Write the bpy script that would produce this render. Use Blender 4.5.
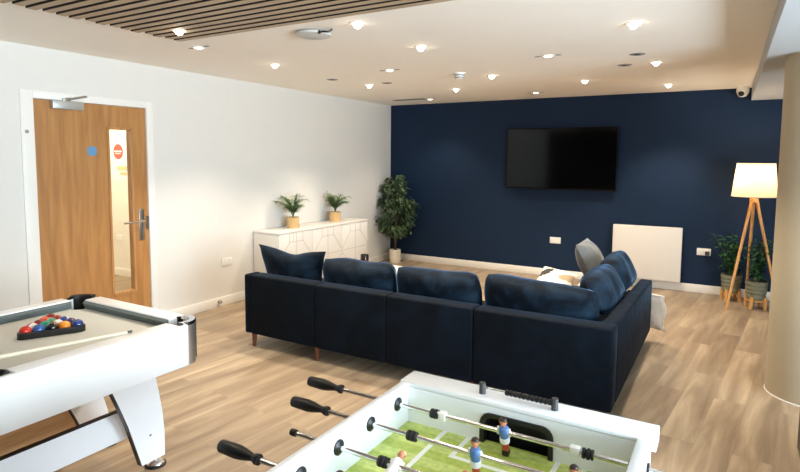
import bpy, bmesh, math, random
from mathutils import Vector, Matrix, noise as mnoise
random.seed(7)
sc = bpy.context.scene
for _o in list(bpy.data.objects):
    bpy.data.objects.remove(_o, do_unlink=True)
COL = sc.collection
PI = math.pi

# ------------------------------------------------------------------ camera
YAW, PITCH, ROLL = -0.53032, -0.0860, 0.00723
cf = Vector((math.sin(YAW)*math.cos(PITCH), math.cos(YAW)*math.cos(PITCH), math.sin(PITCH)))
cr = Vector((math.cos(YAW), -math.sin(YAW), 0))
cu = cr.cross(cf)
r2 = cr*math.cos(ROLL) + cu*math.sin(ROLL)
u2 = -cr*math.sin(ROLL) + cu*math.cos(ROLL)
cam_d = bpy.data.cameras.new('camera')
cam = bpy.data.objects.new('camera', cam_d)
COL.objects.link(cam)
cam.matrix_world = Matrix(((r2.x, u2.x, -cf.x, 4.6642), (r2.y, u2.y, -cf.y, -7.6495), (r2.z, u2.z, -cf.z, 1.59), (0, 0, 0, 1)))
cam_d.sensor_width = 36.0
cam_d.lens = 559.19/800*36
cam_d.shift_y = -28/800
cam_d.clip_start = 0.02
sc.camera = cam

# ------------------------------------------------------------------ world, exposure, daylight
sc.view_settings.view_transform = 'Standard'
sc.view_settings.look = 'None'
sc.view_settings.gamma = 1
sc.view_settings.use_curve_mapping = False
sc.view_settings.exposure = 1.05
w = bpy.data.worlds.new('world'); sc.world = w; w.use_nodes = True
w.node_tree.nodes['Background'].inputs[0].default_value = (0.70, 0.83, 1.0, 1)
w.node_tree.nodes['Background'].inputs[1].default_value = 1.0
DAY_POWER, SPOT_POWER = 365.0, 53.0
WARM = (1.0, 0.86, 0.69)

def area(name, loc, rot, sx, sy, power, color):
    d = bpy.data.lights.new(name, 'AREA'); d.shape = 'RECTANGLE'; d.size = sx; d.size_y = sy
    d.energy = power; d.color = color
    o = bpy.data.objects.new(name, d); COL.objects.link(o); o.location = loc; o.rotation_euler = rot
    return o
area('window_daylight', (7.98, -6.6, 1.35), (0, PI/2+0.75, 0), 1.7, 4.2, DAY_POWER, (0.74, 0.87, 1.0))

# ------------------------------------------------------------------ materials
def lin(c):
    c = c/255.0
    return c/12.92 if c <= 0.04045 else ((c+0.055)/1.055)**2.4
def rgb(*c): return tuple(lin(v) for v in c) + (1.0,)

def mat(name, c, rough=0.5, metal=0.0, sheen=0.0, emit=None, es=0.0, bump=0.0, bscale=60.0, var=0.0, vscale=8.0, coat=0.0, spec=None, stretch=(1, 1, 1)):
    m = bpy.data.materials.new(name); m.use_nodes = True
    nt = m.node_tree; b = nt.nodes['Principled BSDF']
    b.inputs['Base Color'].default_value = rgb(*c)
    b.inputs['Roughness'].default_value = rough
    b.inputs['Metallic'].default_value = metal
    if spec is not None: b.inputs['Specular IOR Level'].default_value = spec
    if coat: b.inputs['Coat Weight'].default_value = coat
    if sheen:
        b.inputs['Sheen Weight'].default_value = sheen
        b.inputs['Sheen Roughness'].default_value = 0.35
    if emit:
        b.inputs['Emission Color'].default_value = rgb(*emit); b.inputs['Emission Strength'].default_value = es
    tc = nt.nodes.new('ShaderNodeTexCoord'); mp = nt.nodes.new('ShaderNodeMapping')
    nt.links.new(tc.outputs['Object'], mp.inputs[0]); mp.inputs['Scale'].default_value = stretch
    n = nt.nodes.new('ShaderNodeTexNoise'); n.inputs['Scale'].default_value = vscale; n.inputs['Detail'].default_value = 4
    nt.links.new(mp.outputs[0], n.inputs['Vector'])
    v = max(var, 0.02)
    mx = nt.nodes.new('ShaderNodeMix'); mx.data_type = 'RGBA'
    lo = [max(0, x*(1-v)) for x in rgb(*c)[:3]]; hi = [min(1, x*(1+v)) for x in rgb(*c)[:3]]
    mx.inputs[6].default_value = (*lo, 1); mx.inputs[7].default_value = (*hi, 1)
    nt.links.new(n.outputs['Fac'], mx.inputs[0]); nt.links.new(mx.outputs[2], b.inputs['Base Color'])
    if bump:
        n2 = nt.nodes.new('ShaderNodeTexNoise'); n2.inputs['Scale'].default_value = bscale; n2.inputs['Detail'].default_value = 3
        nt.links.new(mp.outputs[0], n2.inputs['Vector'])
        bp = nt.nodes.new('ShaderNodeBump'); bp.inputs['Strength'].default_value = bump; bp.inputs['Distance'].default_value = 0.01
        nt.links.new(n2.outputs['Fac'], bp.inputs['Height']); nt.links.new(bp.outputs[0], b.inputs['Normal'])
    return m

def ramp(nt, stops):
    r = nt.nodes.new('ShaderNodeValToRGB')
    el = r.color_ramp.elements
    el[0].position, el[0].color = stops[0]; el[1].position, el[1].color = stops[-1]
    for p, c in stops[1:-1]:
        e = el.new(p); e.color = c
    return r

def wood_mat(name, dark, mid, light, axis='z', scale=3.0, rough=0.45, ring=18.0):
    m = bpy.data.materials.new(name); m.use_nodes = True
    nt = m.node_tree; b = nt.nodes['Principled BSDF']; b.inputs['Roughness'].default_value = rough
    tc = nt.nodes.new('ShaderNodeTexCoord'); mp = nt.nodes.new('ShaderNodeMapping')
    nt.links.new(tc.outputs['Object'], mp.inputs[0])
    s = {'x': (0.09, 1, 1), 'y': (1, 0.09, 1), 'z': (1, 1, 0.09)}[axis]
    mp.inputs['Scale'].default_value = tuple(v*ring for v in s)
    n = nt.nodes.new('ShaderNodeTexNoise'); n.inputs['Scale'].default_value = scale; n.inputs['Detail'].default_value = 6; n.inputs['Distortion'].default_value = 0.6
    nt.links.new(mp.outputs[0], n.inputs['Vector'])
    r = ramp(nt, [(0.3, rgb(*dark)), (0.52, rgb(*mid)), (0.72, rgb(*light))])
    nt.links.new(n.outputs['Fac'], r.inputs[0]); nt.links.new(r.outputs[0], b.inputs['Base Color'])
    return m

def floor_mat():
    m = bpy.data.materials.new('wood_plank_floor'); m.use_nodes = True
    nt = m.node_tree; b = nt.nodes['Principled BSDF']
    tc = nt.nodes.new('ShaderNodeTexCoord'); mp = nt.nodes.new('ShaderNodeMapping')
    nt.links.new(tc.outputs['Object'], mp.inputs[0])
    mp.inputs['Rotation'].default_value = (0, 0, -math.radians(90-6.2))
    br = nt.nodes.new('ShaderNodeTexBrick')
    br.offset = 0.37; br.offset_frequency = 2
    br.inputs['Color1'].default_value = (0, 0, 0, 1); br.inputs['Color2'].default_value = (1, 1, 1, 1); br.inputs['Mortar'].default_value = (0.5, 0.5, 0.5, 1)
    br.inputs['Scale'].default_value = 1.0; br.inputs['Mortar Size'].default_value = 0.0008; br.inputs['Mortar Smooth'].default_value = 0.3
    br.inputs['Brick Width'].default_value = 1.22; br.inputs['Row Height'].default_value = 0.185
    nt.links.new(mp.outputs[0], br.inputs['Vector'])
    # grain follows the plank, shifted per plank
    mul = nt.nodes.new('ShaderNodeVectorMath'); mul.operation = 'MULTIPLY'; mul.inputs[1].default_value = (0.9, 8.5, 1.0)
    nt.links.new(mp.outputs[0], mul.inputs[0])
    add = nt.nodes.new('ShaderNodeVectorMath'); add.operation = 'ADD'
    sc2 = nt.nodes.new('ShaderNodeVectorMath'); sc2.operation = 'SCALE'; sc2.inputs['Scale'].default_value = 17.0
    nt.links.new(br.outputs['Color'], sc2.inputs[0]); nt.links.new(mul.outputs[0], add.inputs[0]); nt.links.new(sc2.outputs[0], add.inputs[1])
    n = nt.nodes.new('ShaderNodeTexNoise'); n.inputs['Scale'].default_value = 1.0; n.inputs['Detail'].default_value = 5; n.inputs['Roughness'].default_value = 0.6; n.inputs['Distortion'].default_value = 0.5
    nt.links.new(add.outputs[0], n.inputs['Vector'])
    r = ramp(nt, [(0.28, rgb(*FL[0])), (0.50, rgb(*FL[1])), (0.72, rgb(*FL[2]))])
    nt.links.new(n.outputs['Fac'], r.inputs[0])
    tone = ramp(nt, [(0.0, (0.88, 0.87, 0.86, 1)), (1.0, (1.10, 1.10, 1.09, 1))])
    nt.links.new(br.outputs['Color'], tone.inputs[0])
    mm = nt.nodes.new('ShaderNodeMix'); mm.data_type = 'RGBA'; mm.blend_type = 'MULTIPLY'; mm.inputs[0].default_value = 1
    nt.links.new(r.outputs[0], mm.inputs[6]); nt.links.new(tone.outputs[0], mm.inputs[7])
    mo = nt.nodes.new('ShaderNodeMix'); mo.data_type = 'RGBA'
    nt.links.new(br.outputs['Fac'], mo.inputs[0]); nt.links.new(mm.outputs[2], mo.inputs[6]); mo.inputs[7].default_value = rgb(132, 112, 88)
    nt.links.new(mo.outputs[2], b.inputs['Base Color'])
    b.inputs['Roughness'].default_value = 0.42
    b.inputs['Specular IOR Level'].default_value = 0.4
    bp = nt.nodes.new('ShaderNodeBump'); bp.inputs['Strength'].default_value = 0.06; bp.inputs['Distance'].default_value = 0.01
    nt.links.new(n.outputs['Fac'], bp.inputs['Height']); nt.links.new(bp.outputs[0], b.inputs['Normal'])
    return m
FL = ((120, 102, 83), (149, 130, 107), (181, 162, 136))

def velvet(name, a, bcol, sheen=0.6, scale=3.2):
    m = bpy.data.materials.new(name); m.use_nodes = True
    nt = m.node_tree; b = nt.nodes['Principled BSDF']
    tc = nt.nodes.new('ShaderNodeTexCoord')
    n = nt.nodes.new('ShaderNodeTexNoise'); n.inputs['Scale'].default_value = scale; n.inputs['Detail'].default_value = 7; n.inputs['Distortion'].default_value = 1.4
    nt.links.new(tc.outputs['Object'], n.inputs['Vector'])
    r = ramp(nt, [(0.42, rgb(*a)), (0.68, rgb(*bcol))])
    nt.links.new(n.outputs['Fac'], r.inputs[0]); nt.links.new(r.outputs[0], b.inputs['Base Color'])
    b.inputs['Roughness'].default_value = 0.75
    b.inputs['Specular IOR Level'].default_value = 0.12
    b.inputs['Sheen Weight'].default_value = sheen; b.inputs['Sheen Roughness'].default_value = 0.3
    b.inputs['Sheen Tint'].default_value = rgb(110, 160, 215)
    n2 = nt.nodes.new('ShaderNodeTexNoise'); n2.inputs['Scale'].default_value = 9; n2.inputs['Detail'].default_value = 4
    nt.links.new(tc.outputs['Object'], n2.inputs['Vector'])
    bp = nt.nodes.new('ShaderNodeBump'); bp.inputs['Strength'].default_value = 0.25; bp.inputs['Distance'].default_value = 0.03
    nt.links.new(n2.outputs['Fac'], bp.inputs['Height']); nt.links.new(bp.outputs[0], b.inputs['Normal'])
    return m

def turf_mat():
    m = bpy.data.materials.new('striped_pitch'); m.use_nodes = True
    nt = m.node_tree; b = nt.nodes['Principled BSDF']; b.inputs['Roughness'].default_value = 0.5
    tc = nt.nodes.new('ShaderNodeTexCoord')
    w1 = nt.nodes.new('ShaderNodeTexWave'); w1.bands_direction = 'Y'; w1.inputs['Scale'].default_value = 3.6; w1.inputs['Distortion'].default_value = 0.3
    nt.links.new(tc.outputs['Object'], w1.inputs['Vector'])
    n = nt.nodes.new('ShaderNodeTexNoise'); n.inputs['Scale'].default_value = 70; n.inputs['Detail'].default_value = 6
    nt.links.new(tc.outputs['Object'], n.inputs['Vector'])
    r1 = ramp(nt, [(0.35, rgb(186, 202, 92)), (0.65, rgb(212, 224, 128))])
    nt.links.new(w1.outputs['Fac'], r1.inputs[0])
    r3 = ramp(nt, [(0.3, (0.72, 0.75, 0.65, 1)), (0.7, (1.05, 1.05, 1.05, 1))])
    nt.links.new(n.outputs['Fac'], r3.inputs[0])
    mm = nt.nodes.new('ShaderNodeMix'); mm.data_type = 'RGBA'; mm.blend_type = 'MULTIPLY'; mm.inputs[0].default_value = 1
    nt.links.new(r1.outputs[0], mm.inputs[6]); nt.links.new(r3.outputs[0], mm.inputs[7]); nt.links.new(mm.outputs[2], b.inputs['Base Color'])
    return m

def glass_mat():
    m = bpy.data.materials.new('clear_glass'); m.use_nodes = True
    nt = m.node_tree
    for n in list(nt.nodes): nt.nodes.remove(n)
    o = nt.nodes.new('ShaderNodeOutputMaterial'); mx = nt.nodes.new('ShaderNodeMixShader')
    t = nt.nodes.new('ShaderNodeBsdfTransparent'); g = nt.nodes.new('ShaderNodeBsdfGlossy'); g.inputs['Roughness'].default_value = 0.02
    t.inputs[0].default_value = (0.96, 0.98, 0.96, 1)
    f = nt.nodes.new('ShaderNodeFresnel'); f.inputs['IOR'].default_value = 1.35
    nt.links.new(f.outputs[0], mx.inputs[0]); nt.links.new(t.outputs[0], mx.inputs[1]); nt.links.new(g.outputs[0], mx.inputs[2]); nt.links.new(mx.outputs[0], o.inputs[0])
    return m

def shade_mat():
    m = bpy.data.materials.new('lamp_shade_fabric'); m.use_nodes = True
    b = m.node_tree.nodes['Principled BSDF']
    b.inputs['Base Color'].default_value = rgb(238, 214, 176); b.inputs['Roughness'].default_value = 0.9
    nt = m.node_tree
    tr = nt.nodes.new('ShaderNodeBsdfTranslucent'); tr.inputs[0].default_value = rgb(255, 240, 216)
    mx = nt.nodes.new('ShaderNodeMixShader'); mx.inputs[0].default_value = 0.6
    nt.links.new(b.outputs[0], mx.inputs[1]); nt.links.new(tr.outputs[0], mx.inputs[2])
    nt.links.new(mx.outputs[0], nt.nodes['Material Output'].inputs[0])
    return m

M = dict(
    wall=mat('white_wall_paint', (224, 220, 212), 0.85, bump=0.03, bscale=120),
    bulkhead=mat('pale_grey_ceiling_paint', (188, 192, 194), 0.9),
    ceiling=mat('white_ceiling_paint', (249, 242, 231), 0.9, bump=0.02, bscale=120),
    navy=mat('navy_wall_paint', (9, 35, 62), 0.7, bump=0.03, bscale=120, spec=0.3),
    charcoal=mat('charcoal_wall_paint', (40, 40, 42), 0.8),
    trim=mat('white_gloss_trim', (238, 234, 226), 0.4),
    floor=floor_mat(),
    oak=wood_mat('oak_veneer', (160, 110, 60), (176, 124, 70), (190, 138, 82), 'z', 2.2, 0.45, 9),
    lipping=wood_mat('oak_lipping', (160, 110, 62), (186, 134, 80), (200, 150, 96), 'z', 3, 0.45, 10),
    slat=wood_mat('timber_slat', (166, 144, 118), (182, 160, 132), (194, 173, 145), 'x', 3, 0.6, 12),
    slatback_gap=mat('dark_slat_backing_and_gap_shade', (40, 30, 22), 0.9),
    steel=mat('brushed_steel', (176, 174, 168), 0.32, 1.0),
    silver=mat('silver_paint', (186, 186, 180), 0.4, 0.5),
    chrome=mat('chrome', (232, 232, 234), 0.16, 1.0),
    satin=mat('satin_chrome', (226, 224, 220), 0.38, 1.0),
    black=mat('black_plastic', (20, 20, 21), 0.4),
    rubber=mat('black_rubber', (24, 24, 25), 0.65),
    darkgrey=mat('dark_grey_plastic', (62, 62, 62), 0.45),
    lightgrey=mat('pale_grey_plastic', (196, 194, 188), 0.45),
    grey=mat('grey_plastic', (150, 148, 144), 0.5),
    whitep=mat('white_plastic', (240, 238, 233), 0.35),
    socket=mat('white_socket_plastic', (236, 234, 228), 0.35),
    blue=mat('blue_sticker', (96, 146, 186), 0.5),
    paper=mat('pale_paper', (226, 222, 226), 0.8),
    redsticker=mat('red_sign_print', (196, 92, 74), 0.7),
    orange=mat('orange_sign_print', (222, 186, 140), 0.7),
    glass=glass_mat(),
    tvblack=mat('matt_black_casing', (9, 9, 10), 0.6, spec=0.15),
    screen=mat('black_screen', (4, 4, 5), 0.08, spec=0.3),
    velvet=velvet('navy_velvet', (2, 9, 17), (7, 18, 30), 0.09),
    velvet_c=velvet('navy_velvet_cushion', (7, 16, 25), (26, 44, 60), 0.5, 4.5),
    walnut=wood_mat('walnut_leg', (70, 36, 20), (98, 54, 30), (120, 70, 40), 'z', 3, 0.4, 14),
    beech=wood_mat('pale_beech', (190, 132, 66), (212, 156, 88), (226, 174, 108), 'z', 3, 0.4, 14),
    greyplush=mat('grey_plush', (84, 86, 86), 0.85, sheen=0.3, var=0.35, vscale=6, bump=0.3, bscale=40),
    throw=mat('white_fleece', (240, 234, 224), 0.95, sheen=0.4, bump=0.5, bscale=90),
    cream=mat('cream_fabric', (236, 224, 206), 0.9, bump=0.2, bscale=80),
    leafprint=mat('dark_leaf_print', (46, 46, 44), 0.9),
    tanprint=mat('tan_leaf_print', (166, 142, 112), 0.9),
    tealcloth=mat('pale_teal_cloth', (152, 178, 178), 0.9),
    side_white=mat('white_lacquer', (224, 220, 213), 0.35),
    groove=mat('greige_groove', (196, 186, 178), 0.6),
    basket=mat('woven_seagrass', (222, 184, 128), 0.85, var=0.25, vscale=60, bump=0.8, bscale=90, stretch=(1, 1, 4)),
    soil=mat('potting_soil', (48, 36, 26), 0.95, bump=0.6, bscale=60),
    palmleaf=mat('palm_leaf', (92, 126, 64), 0.5, var=0.4, vscale=14),
    ficusleaf=mat('ficus_leaf', (92, 112, 78), 0.32, var=0.5, vscale=12),
    lushleaf=mat('rubber_plant_leaf', (46, 84, 46), 0.35, var=0.4, vscale=16),
    bark=mat('grey_brown_bark', (96, 70, 48), 0.85, var=0.3, vscale=30),
    stemgreen=mat('green_stem', (84, 104, 52), 0.6),
    whitepot=mat('ribbed_white_pot', (236, 226, 208), 0.6, bump=0.3, bscale=30),
    sagepot=mat('sage_stoneware', (120, 120, 98), 0.6, var=0.15, vscale=9),
    plaster=mat('raw_plaster', (186, 172, 146), 0.9, var=0.12, vscale=2.5, bump=0.05, bscale=50),
    cloth=mat('grey_billiard_cloth', (208, 208, 200), 0.95, bump=0.05, bscale=400),
    clothshade=mat('shaded_cushion_cloth', (104, 114, 114), 0.95),  # cushion cloth darkened, the shade on its faces is put into the colour
    gamewhite=mat('white_laminate', (240, 242, 244), 0.3),
    rawboard=wood_mat('raw_chipboard', (206, 158, 106), (222, 176, 124), (232, 190, 140), 'y', 3, 0.7, 10),
    turf=turf_mat(),
    line=mat('white_line_print', (240, 242, 236), 0.5),
    skin=mat('painted_skin', (186, 122, 88), 0.4),
    hair=mat('painted_dark_hair', (46, 26, 20), 0.4),
    blond=mat('painted_blond_hair', (222, 176, 120), 0.4),
    jersey=mat('blue_jersey', (84, 124, 182), 0.4),
    kitwhite=mat('white_kit', (240, 240, 240), 0.4),
    redsock=mat('red_sock', (196, 84, 60), 0.4),
    cue=mat('pale_maple_cue', (236, 226, 200), 0.3),
    brick=mat('tile', (200, 200, 200), 0.5),
    shade=shade_mat(),
    bulb=mat('lit_bulb', (255, 230, 190), 0.5, emit=(255, 214, 150), es=4),
    spotlens=mat('lit_spot_lens', (255, 250, 240), 0.3, emit=(255, 240, 214), es=14),
    spotdim=mat('dim_spot_lens', (255, 250, 240), 0.3, emit=(255, 244, 228), es=3.0),
    candleglass=mat('smoked_glass_jar', (34, 26, 20), 0.12),
    brass=mat('copper_band', (120, 88, 60), 0.3, 1.0),
)

# ------------------------------------------------------------------ geometry helpers
class MB:
    def __init__(s): s.v = []; s.f = []; s.m = []; s.mi = 0
    def add(s, vs, fs):
        k = len(s.v); s.v += [tuple(v) for v in vs]
        for f in fs: s.f.append(tuple(i+k for i in f)); s.m.append(s.mi)
        return s
    def bm(s, bm):
        bm.verts.ensure_lookup_table(); bm.verts.index_update()
        s.add([v.co[:] for v in bm.verts], [[v.index for v in f.verts] for f in bm.faces]); bm.free(); return s
    def box(s, x0, x1, y0, y1, z0, z1, bev=0.0, seg=2, rot=None):
        bm = bmesh.new(); bmesh.ops.create_cube(bm, size=1)
        for v in bm.verts: v.co = Vector(((x1-x0)*v.co.x, (y1-y0)*v.co.y, (z1-z0)*v.co.z))
        if bev: bmesh.ops.bevel(bm, geom=bm.edges[:], offset=bev, segments=seg, affect='EDGES', profile=0.5)
        c = Vector(((x0+x1)/2, (y0+y1)/2, (z0+z1)/2))
        for v in bm.verts: v.co = (rot @ v.co if rot else v.co) + c
        return s.bm(bm)
    def cyl(s, a, b, r0, r1=None, seg=16, cap=True):
        a, b = Vector(a), Vector(b); r1 = r0 if r1 is None else r1
        d = (b-a).normalized(); t = Vector((0, 0, 1)) if abs(d.z) < 0.9 else Vector((1, 0, 0))
        p = d.cross(t).normalized(); q = d.cross(p)
        vs = []
        for i in range(seg):
            an = 2*PI*i/seg; o = p*math.cos(an)+q*math.sin(an)
            vs += [a+o*r0, b+o*r1]
        fs = [(2*i, 2*((i+1) % seg), 2*((i+1) % seg)+1, 2*i+1) for i in range(seg)]
        if cap: fs += [tuple(2*i for i in range(seg))[::-1], tuple(2*i+1 for i in range(seg))]
        return s.add(vs, fs)
    def lathe(s, prof, c=(0, 0, 0), seg=24, axis='z'):
        vs = []; c = Vector(c); n = len(prof)
        for i in range(seg):
            an = 2*PI*i/seg; ca, sa = math.cos(an), math.sin(an)
            for r, h in prof:
                o = {'z': Vector((r*ca, r*sa, h)), 'x': Vector((h, r*ca, r*sa)), 'y': Vector((r*sa, h, r*ca))}[axis]
                vs.append(c+o)
        fs = []
        for i in range(seg):
            j = (i+1) % seg
            for k in range(n-1): fs.append((i*n+k, j*n+k, j*n+k+1, i*n+k+1))
        fs.append(tuple(i*n for i in range(seg))[::-1]); fs.append(tuple(i*n+n-1 for i in range(seg)))
        return s.add(vs, fs)
    def prism(s, pts, axis, a, b):
        n = len(pts)
        def mk(p, h): return {'z': (p[0], p[1], h), 'x': (h, p[0], p[1]), 'y': (p[0], h, p[1])}[axis]
        return s.add([mk(p, a) for p in pts]+[mk(p, b) for p in pts], [tuple(range(n))[::-1], tuple(range(n, 2*n))]+[(i, (i+1) % n, (i+1) % n+n, i+n) for i in range(n)])
    def sphere(s, c, r, seg=16, rings=10, sq=(1, 1, 1)):
        bm = bmesh.new(); bmesh.ops.create_uvsphere(bm, u_segments=seg, v_segments=rings, radius=r)
        for v in bm.verts: v.co = Vector((v.co.x*sq[0], v.co.y*sq[1], v.co.z*sq[2]))+Vector(c)
        return s.bm(bm)
    def tube(s, pts, rad, seg=8):
        pts = [Vector(p) for p in pts]; n = len(pts); rr = rad if isinstance(rad, (list, tuple)) else [rad]*n
        vs = []
        up = Vector((0.13, 0.21, 0.97))
        for i, p in enumerate(pts):
            d = (pts[min(i+1, n-1)]-pts[max(i-1, 0)]).normalized()
            a = d.cross(up)
            if a.length < 0.05: a = d.cross(Vector((1, 0, 0)))
            a.normalize(); b = d.cross(a)
            for k in range(seg):
                an = 2*PI*k/seg; vs.append(p+(a*math.cos(an)+b*math.sin(an))*rr[i])
        fs = [(i*seg+k, i*seg+(k+1) % seg, (i+1)*seg+(k+1) % seg, (i+1)*seg+k) for i in range(n-1) for k in range(seg)]
        fs += [tuple(range(seg))[::-1], tuple((n-1)*seg+k for k in range(seg))]
        return s.add(vs, fs)
    def leaf(s, base, d, L, W, nrm, curl=0.2):
        d = Vector(d).normalized(); nrm = Vector(nrm); side = d.cross(nrm)
        if side.length < 1e-3: side = d.cross(Vector((1, 0.3, 0)))
        side.normalize(); nn = side.cross(d)
        base = Vector(base); vs = []
        for t, wv, dz in ((0, 0.05, 0), (0.3, 0.9, 0.03), (0.62, 0.85, 0.0), (1, 0.02, -curl)):
            c = base+d*L*t+nn*L*dz
            vs += [c-side*W*wv*0.5+nn*W*0.10*wv, c-nn*W*0.04, c+side*W*wv*0.5+nn*W*0.10*wv]
        fs = []
        for i in range(3):
            k = i*3; fs += [(k, k+1, k+4, k+3), (k+1, k+2, k+5, k+4)]
        return s.add(vs, fs)
    def build(s, name, m, parent=None, smooth=True, fixn=True):
        me = bpy.data.meshes.new(name)
        o0 = parent_origin(parent)
        me.from_pydata([(v[0]-o0.x, v[1]-o0.y, v[2]-o0.z) for v in s.v], [], s.f)
        ms = m if isinstance(m, (list, tuple)) else [m]
        for q in ms: me.materials.append(q)
        me.polygons.foreach_set('material_index', s.m)
        if fixn:
            bm = bmesh.new(); bm.from_mesh(me); bmesh.ops.recalc_face_normals(bm, faces=bm.faces[:]); bm.to_mesh(me); bm.free()
        if smooth:
            me.polygons.foreach_set('use_smooth', [True]*len(me.polygons))
            try: me.set_sharp_from_angle(angle=math.radians(38))
            except Exception: pass
        me.update()
        o = bpy.data.objects.new(name, me); COL.objects.link(o)
        if parent: o.parent = parent
        return o

def parent_origin(p):
    v = Vector((0, 0, 0))
    while p is not None:
        v = v + p.location; p = p.parent
    return v
def tag(o, label=None, cat=None, group=None, kind=None):
    if label: o['label'] = label
    if cat: o['category'] = cat
    if group: o['group'] = group
    if kind: o['kind'] = kind
    return o
def thing(name, label, cat, loc, group=None):
    o = bpy.data.objects.new(name, None); COL.objects.link(o); o.location = loc; o.empty_display_size = 0.1
    return tag(o, label, cat, group)
def recenter(o):
    """move a one-mesh thing's origin to the base of its mesh"""
    vs = [v.co for v in o.data.vertices]
    c = Vector(((min(v.x for v in vs)+max(v.x for v in vs))/2, (min(v.y for v in vs)+max(v.y for v in vs))/2, min(v.z for v in vs)))
    for v in o.data.vertices: v.co = v.co-c
    o.location = o.location+c
    return o
def struct(o): o['kind'] = 'structure'; return o
def copy_tree(o, parent=None):
    c = o.copy(); COL.objects.link(c)
    if parent: c.parent = parent
    for ch in list(o.children): copy_tree(ch, c)
    return c

# ------------------------------------------------------------------ the setting
H = 2.442
YB = -9.05          # back wall behind the camera
XR = 8.0            # window wall
SX, SZ = 4.845, 2.30   # bulkhead edge and height
b = MB(); b.box(-3.6, XR+0.2, YB-0.2, 0.15, -0.1, 0.0); struct(b.build('floor', M['floor'], smooth=False))
b = MB(); b.box(-0.15, SX, YB-0.2, 0.15, H, H+0.12); struct(b.build('ceiling', M['ceiling'], smooth=False))
b = MB(); b.box(SX, XR+0.2, YB-0.2, 0.15, SZ, H+0.12); struct(b.build('ceiling_bulkhead', M['bulkhead'], smooth=False))
# left wall with door opening y -5.34..-4.30, z 0..2.09
DY0, DY1, DZ = -5.358, -4.305, 2.085
b = MB(); b.box(-0.15, 0, YB, DY0, 0, H); b.box(-0.15, 0, DY1, 0.15, 0, H); b.box(-0.15, 0, DY0, DY1, DZ, H)
struct(b.build('wall_left', M['wall'], smooth=False))
b = MB(); b.box(0, XR+0.2, 0, 0.15, 0, H); struct(b.build('wall_far', M['navy'], smooth=False))
b = MB(); b.box(-0.15, XR+0.2, YB-0.15, YB, 0, H); struct(b.build('wall_back', M['charcoal'], smooth=False))
b = MB(); b.box(XR, XR+0.15, YB, -8.7, 0, SZ); b.box(XR, XR+0.15, -4.5, 0, 0, SZ); b.box(XR, XR+0.15, -8.7, -4.5, 0, 0.5); b.box(XR, XR+0.15, -8.7, -4.5, 2.2, SZ)
struct(b.build('wall_right', M['wall'], smooth=False))
b = MB()
for y in (-8.7, -7.33, -5.93, -4.56): b.box(XR+0.03, XR+0.10, y, y+0.06, 0.5, 2.2)
b.box(XR+0.03, XR+0.10, -8.7, -4.5, 0.5, 0.56); b.box(XR+0.03, XR+0.10, -8.7, -4.5, 2.14, 2.2)
wf = struct(b.build('window_1', M['trim'], smooth=False))
b = MB(); b.box(XR+0.06, XR+0.066, -8.64, -4.56, 0.56, 2.14); b.build('pane', M['glass'], wf, smooth=False)
# skirting boards
def skirt(name, x0, x1, y0, y1):
    b = MB(); b.box(x0, x1, y0, y1, 0, 0.10, 0.004); struct(b.build(name, M['trim']))
skirt('baseboard_far', 0.0, XR, -0.016, 0)
b = MB(); b.box(0, 0.016, DY1+0.07, -0.016, 0, 0.10, 0.004); b.box(0, 0.016, YB, DY0-0.07, 0, 0.10, 0.004)
struct(b.build('baseboard_left', M['trim']))
# corridor behind the door
b = MB(); b.box(-3.6, -0.15, -3.11, -2.96, 0, H); struct(b.build('wall_corridor_end', M['wall'], smooth=False))
b = MB(); b.box(-3.7, -3.55, -8, -2.96, 0, H); b.box(-3.6, -0.15, -8.1, -8.0, 0, H); struct(b.build('wall_corridor_side', M['wall'], smooth=False))
b = MB(); b.box(-3.6, -0.15, -8, -2.96, H, H+0.1); struct(b.build('ceiling_corridor', M['ceiling'], smooth=False))
skirt('baseboard_corridor', -3.55, -0.15, -3.126, -3.11)
cl = thing('corridor_ceiling_light', 'round ceiling lamp in the corridor behind the oak door', 'light', (-2.2, -4.6, H))
b = MB(); b.cyl((-2.2, -4.6, H-0.05), (-2.2, -4.6, H-0.002), 0.15, seg=24); b.build('diffuser', M['spotdim'], cl)
ld = bpy.data.lights.new('corridor_lamp', 'POINT'); ld.energy = 60; ld.color = (1, 0.86, 0.68); ld.shadow_soft_size = 0.12
lo = bpy.data.objects.new('corridor_lamp', ld); COL.objects.link(lo); lo.parent = cl; lo.location = (0, 0, -0.25)

# door 1 : frame, leaf with vision panel, glass, furniture
b = MB()
for y0, y1 in ((DY0-0.055, DY0+0.04), (DY1-0.04, DY1+0.03)):
    b.box(-0.14, 0.012, y0, y1, 0, DZ+0.02, 0.003)
b.box(-0.139, 0.0125, DY0+0.04, DY1-0.04, DZ-0.04, DZ+0.02, 0.003)
b.box(-0.075, -0.05, DY0, DY0+0.055, 0, DZ-0.02); b.box(-0.075, -0.05, DY1-0.055, DY1, 0, DZ-0.02)
struct(b.build('trim_1', M['trim']))
LY0, LY1 = -5.330, -4.348
GY0, GY1, GZ0, GZ1 = -4.712, -4.500, 0.375, 1.845
door = MB()
for y0, y1, z0, z1 in ((LY0, GY0, 0.006, 2.04), (GY1, LY1, 0.006, 2.04), (GY0, GY1, 0.006, GZ0), (GY0, GY1, GZ1, 2.04)):
    door.box(-0.05, -0.006, y0, y1, z0, z1)
door = struct(door.build('door_1', M['oak'], smooth=False))
b = MB()
for y0, y1, z0, z1 in ((GY0-0.012, GY0+0.008, GZ0-0.012, GZ1+0.012), (GY1-0.008, GY1+0.012, GZ0-0.012, GZ1+0.012), (GY0, GY1, GZ0-0.012, GZ0+0.008), (GY0, GY1, GZ1-0.008, GZ1+0.012)):
    b.box(-0.058, 0.002, y0, y1, z0, z1)
tag(b.build('glazing_bead', M['lipping'], door, smooth=False), 'darker oak bead around the glass')
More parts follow.
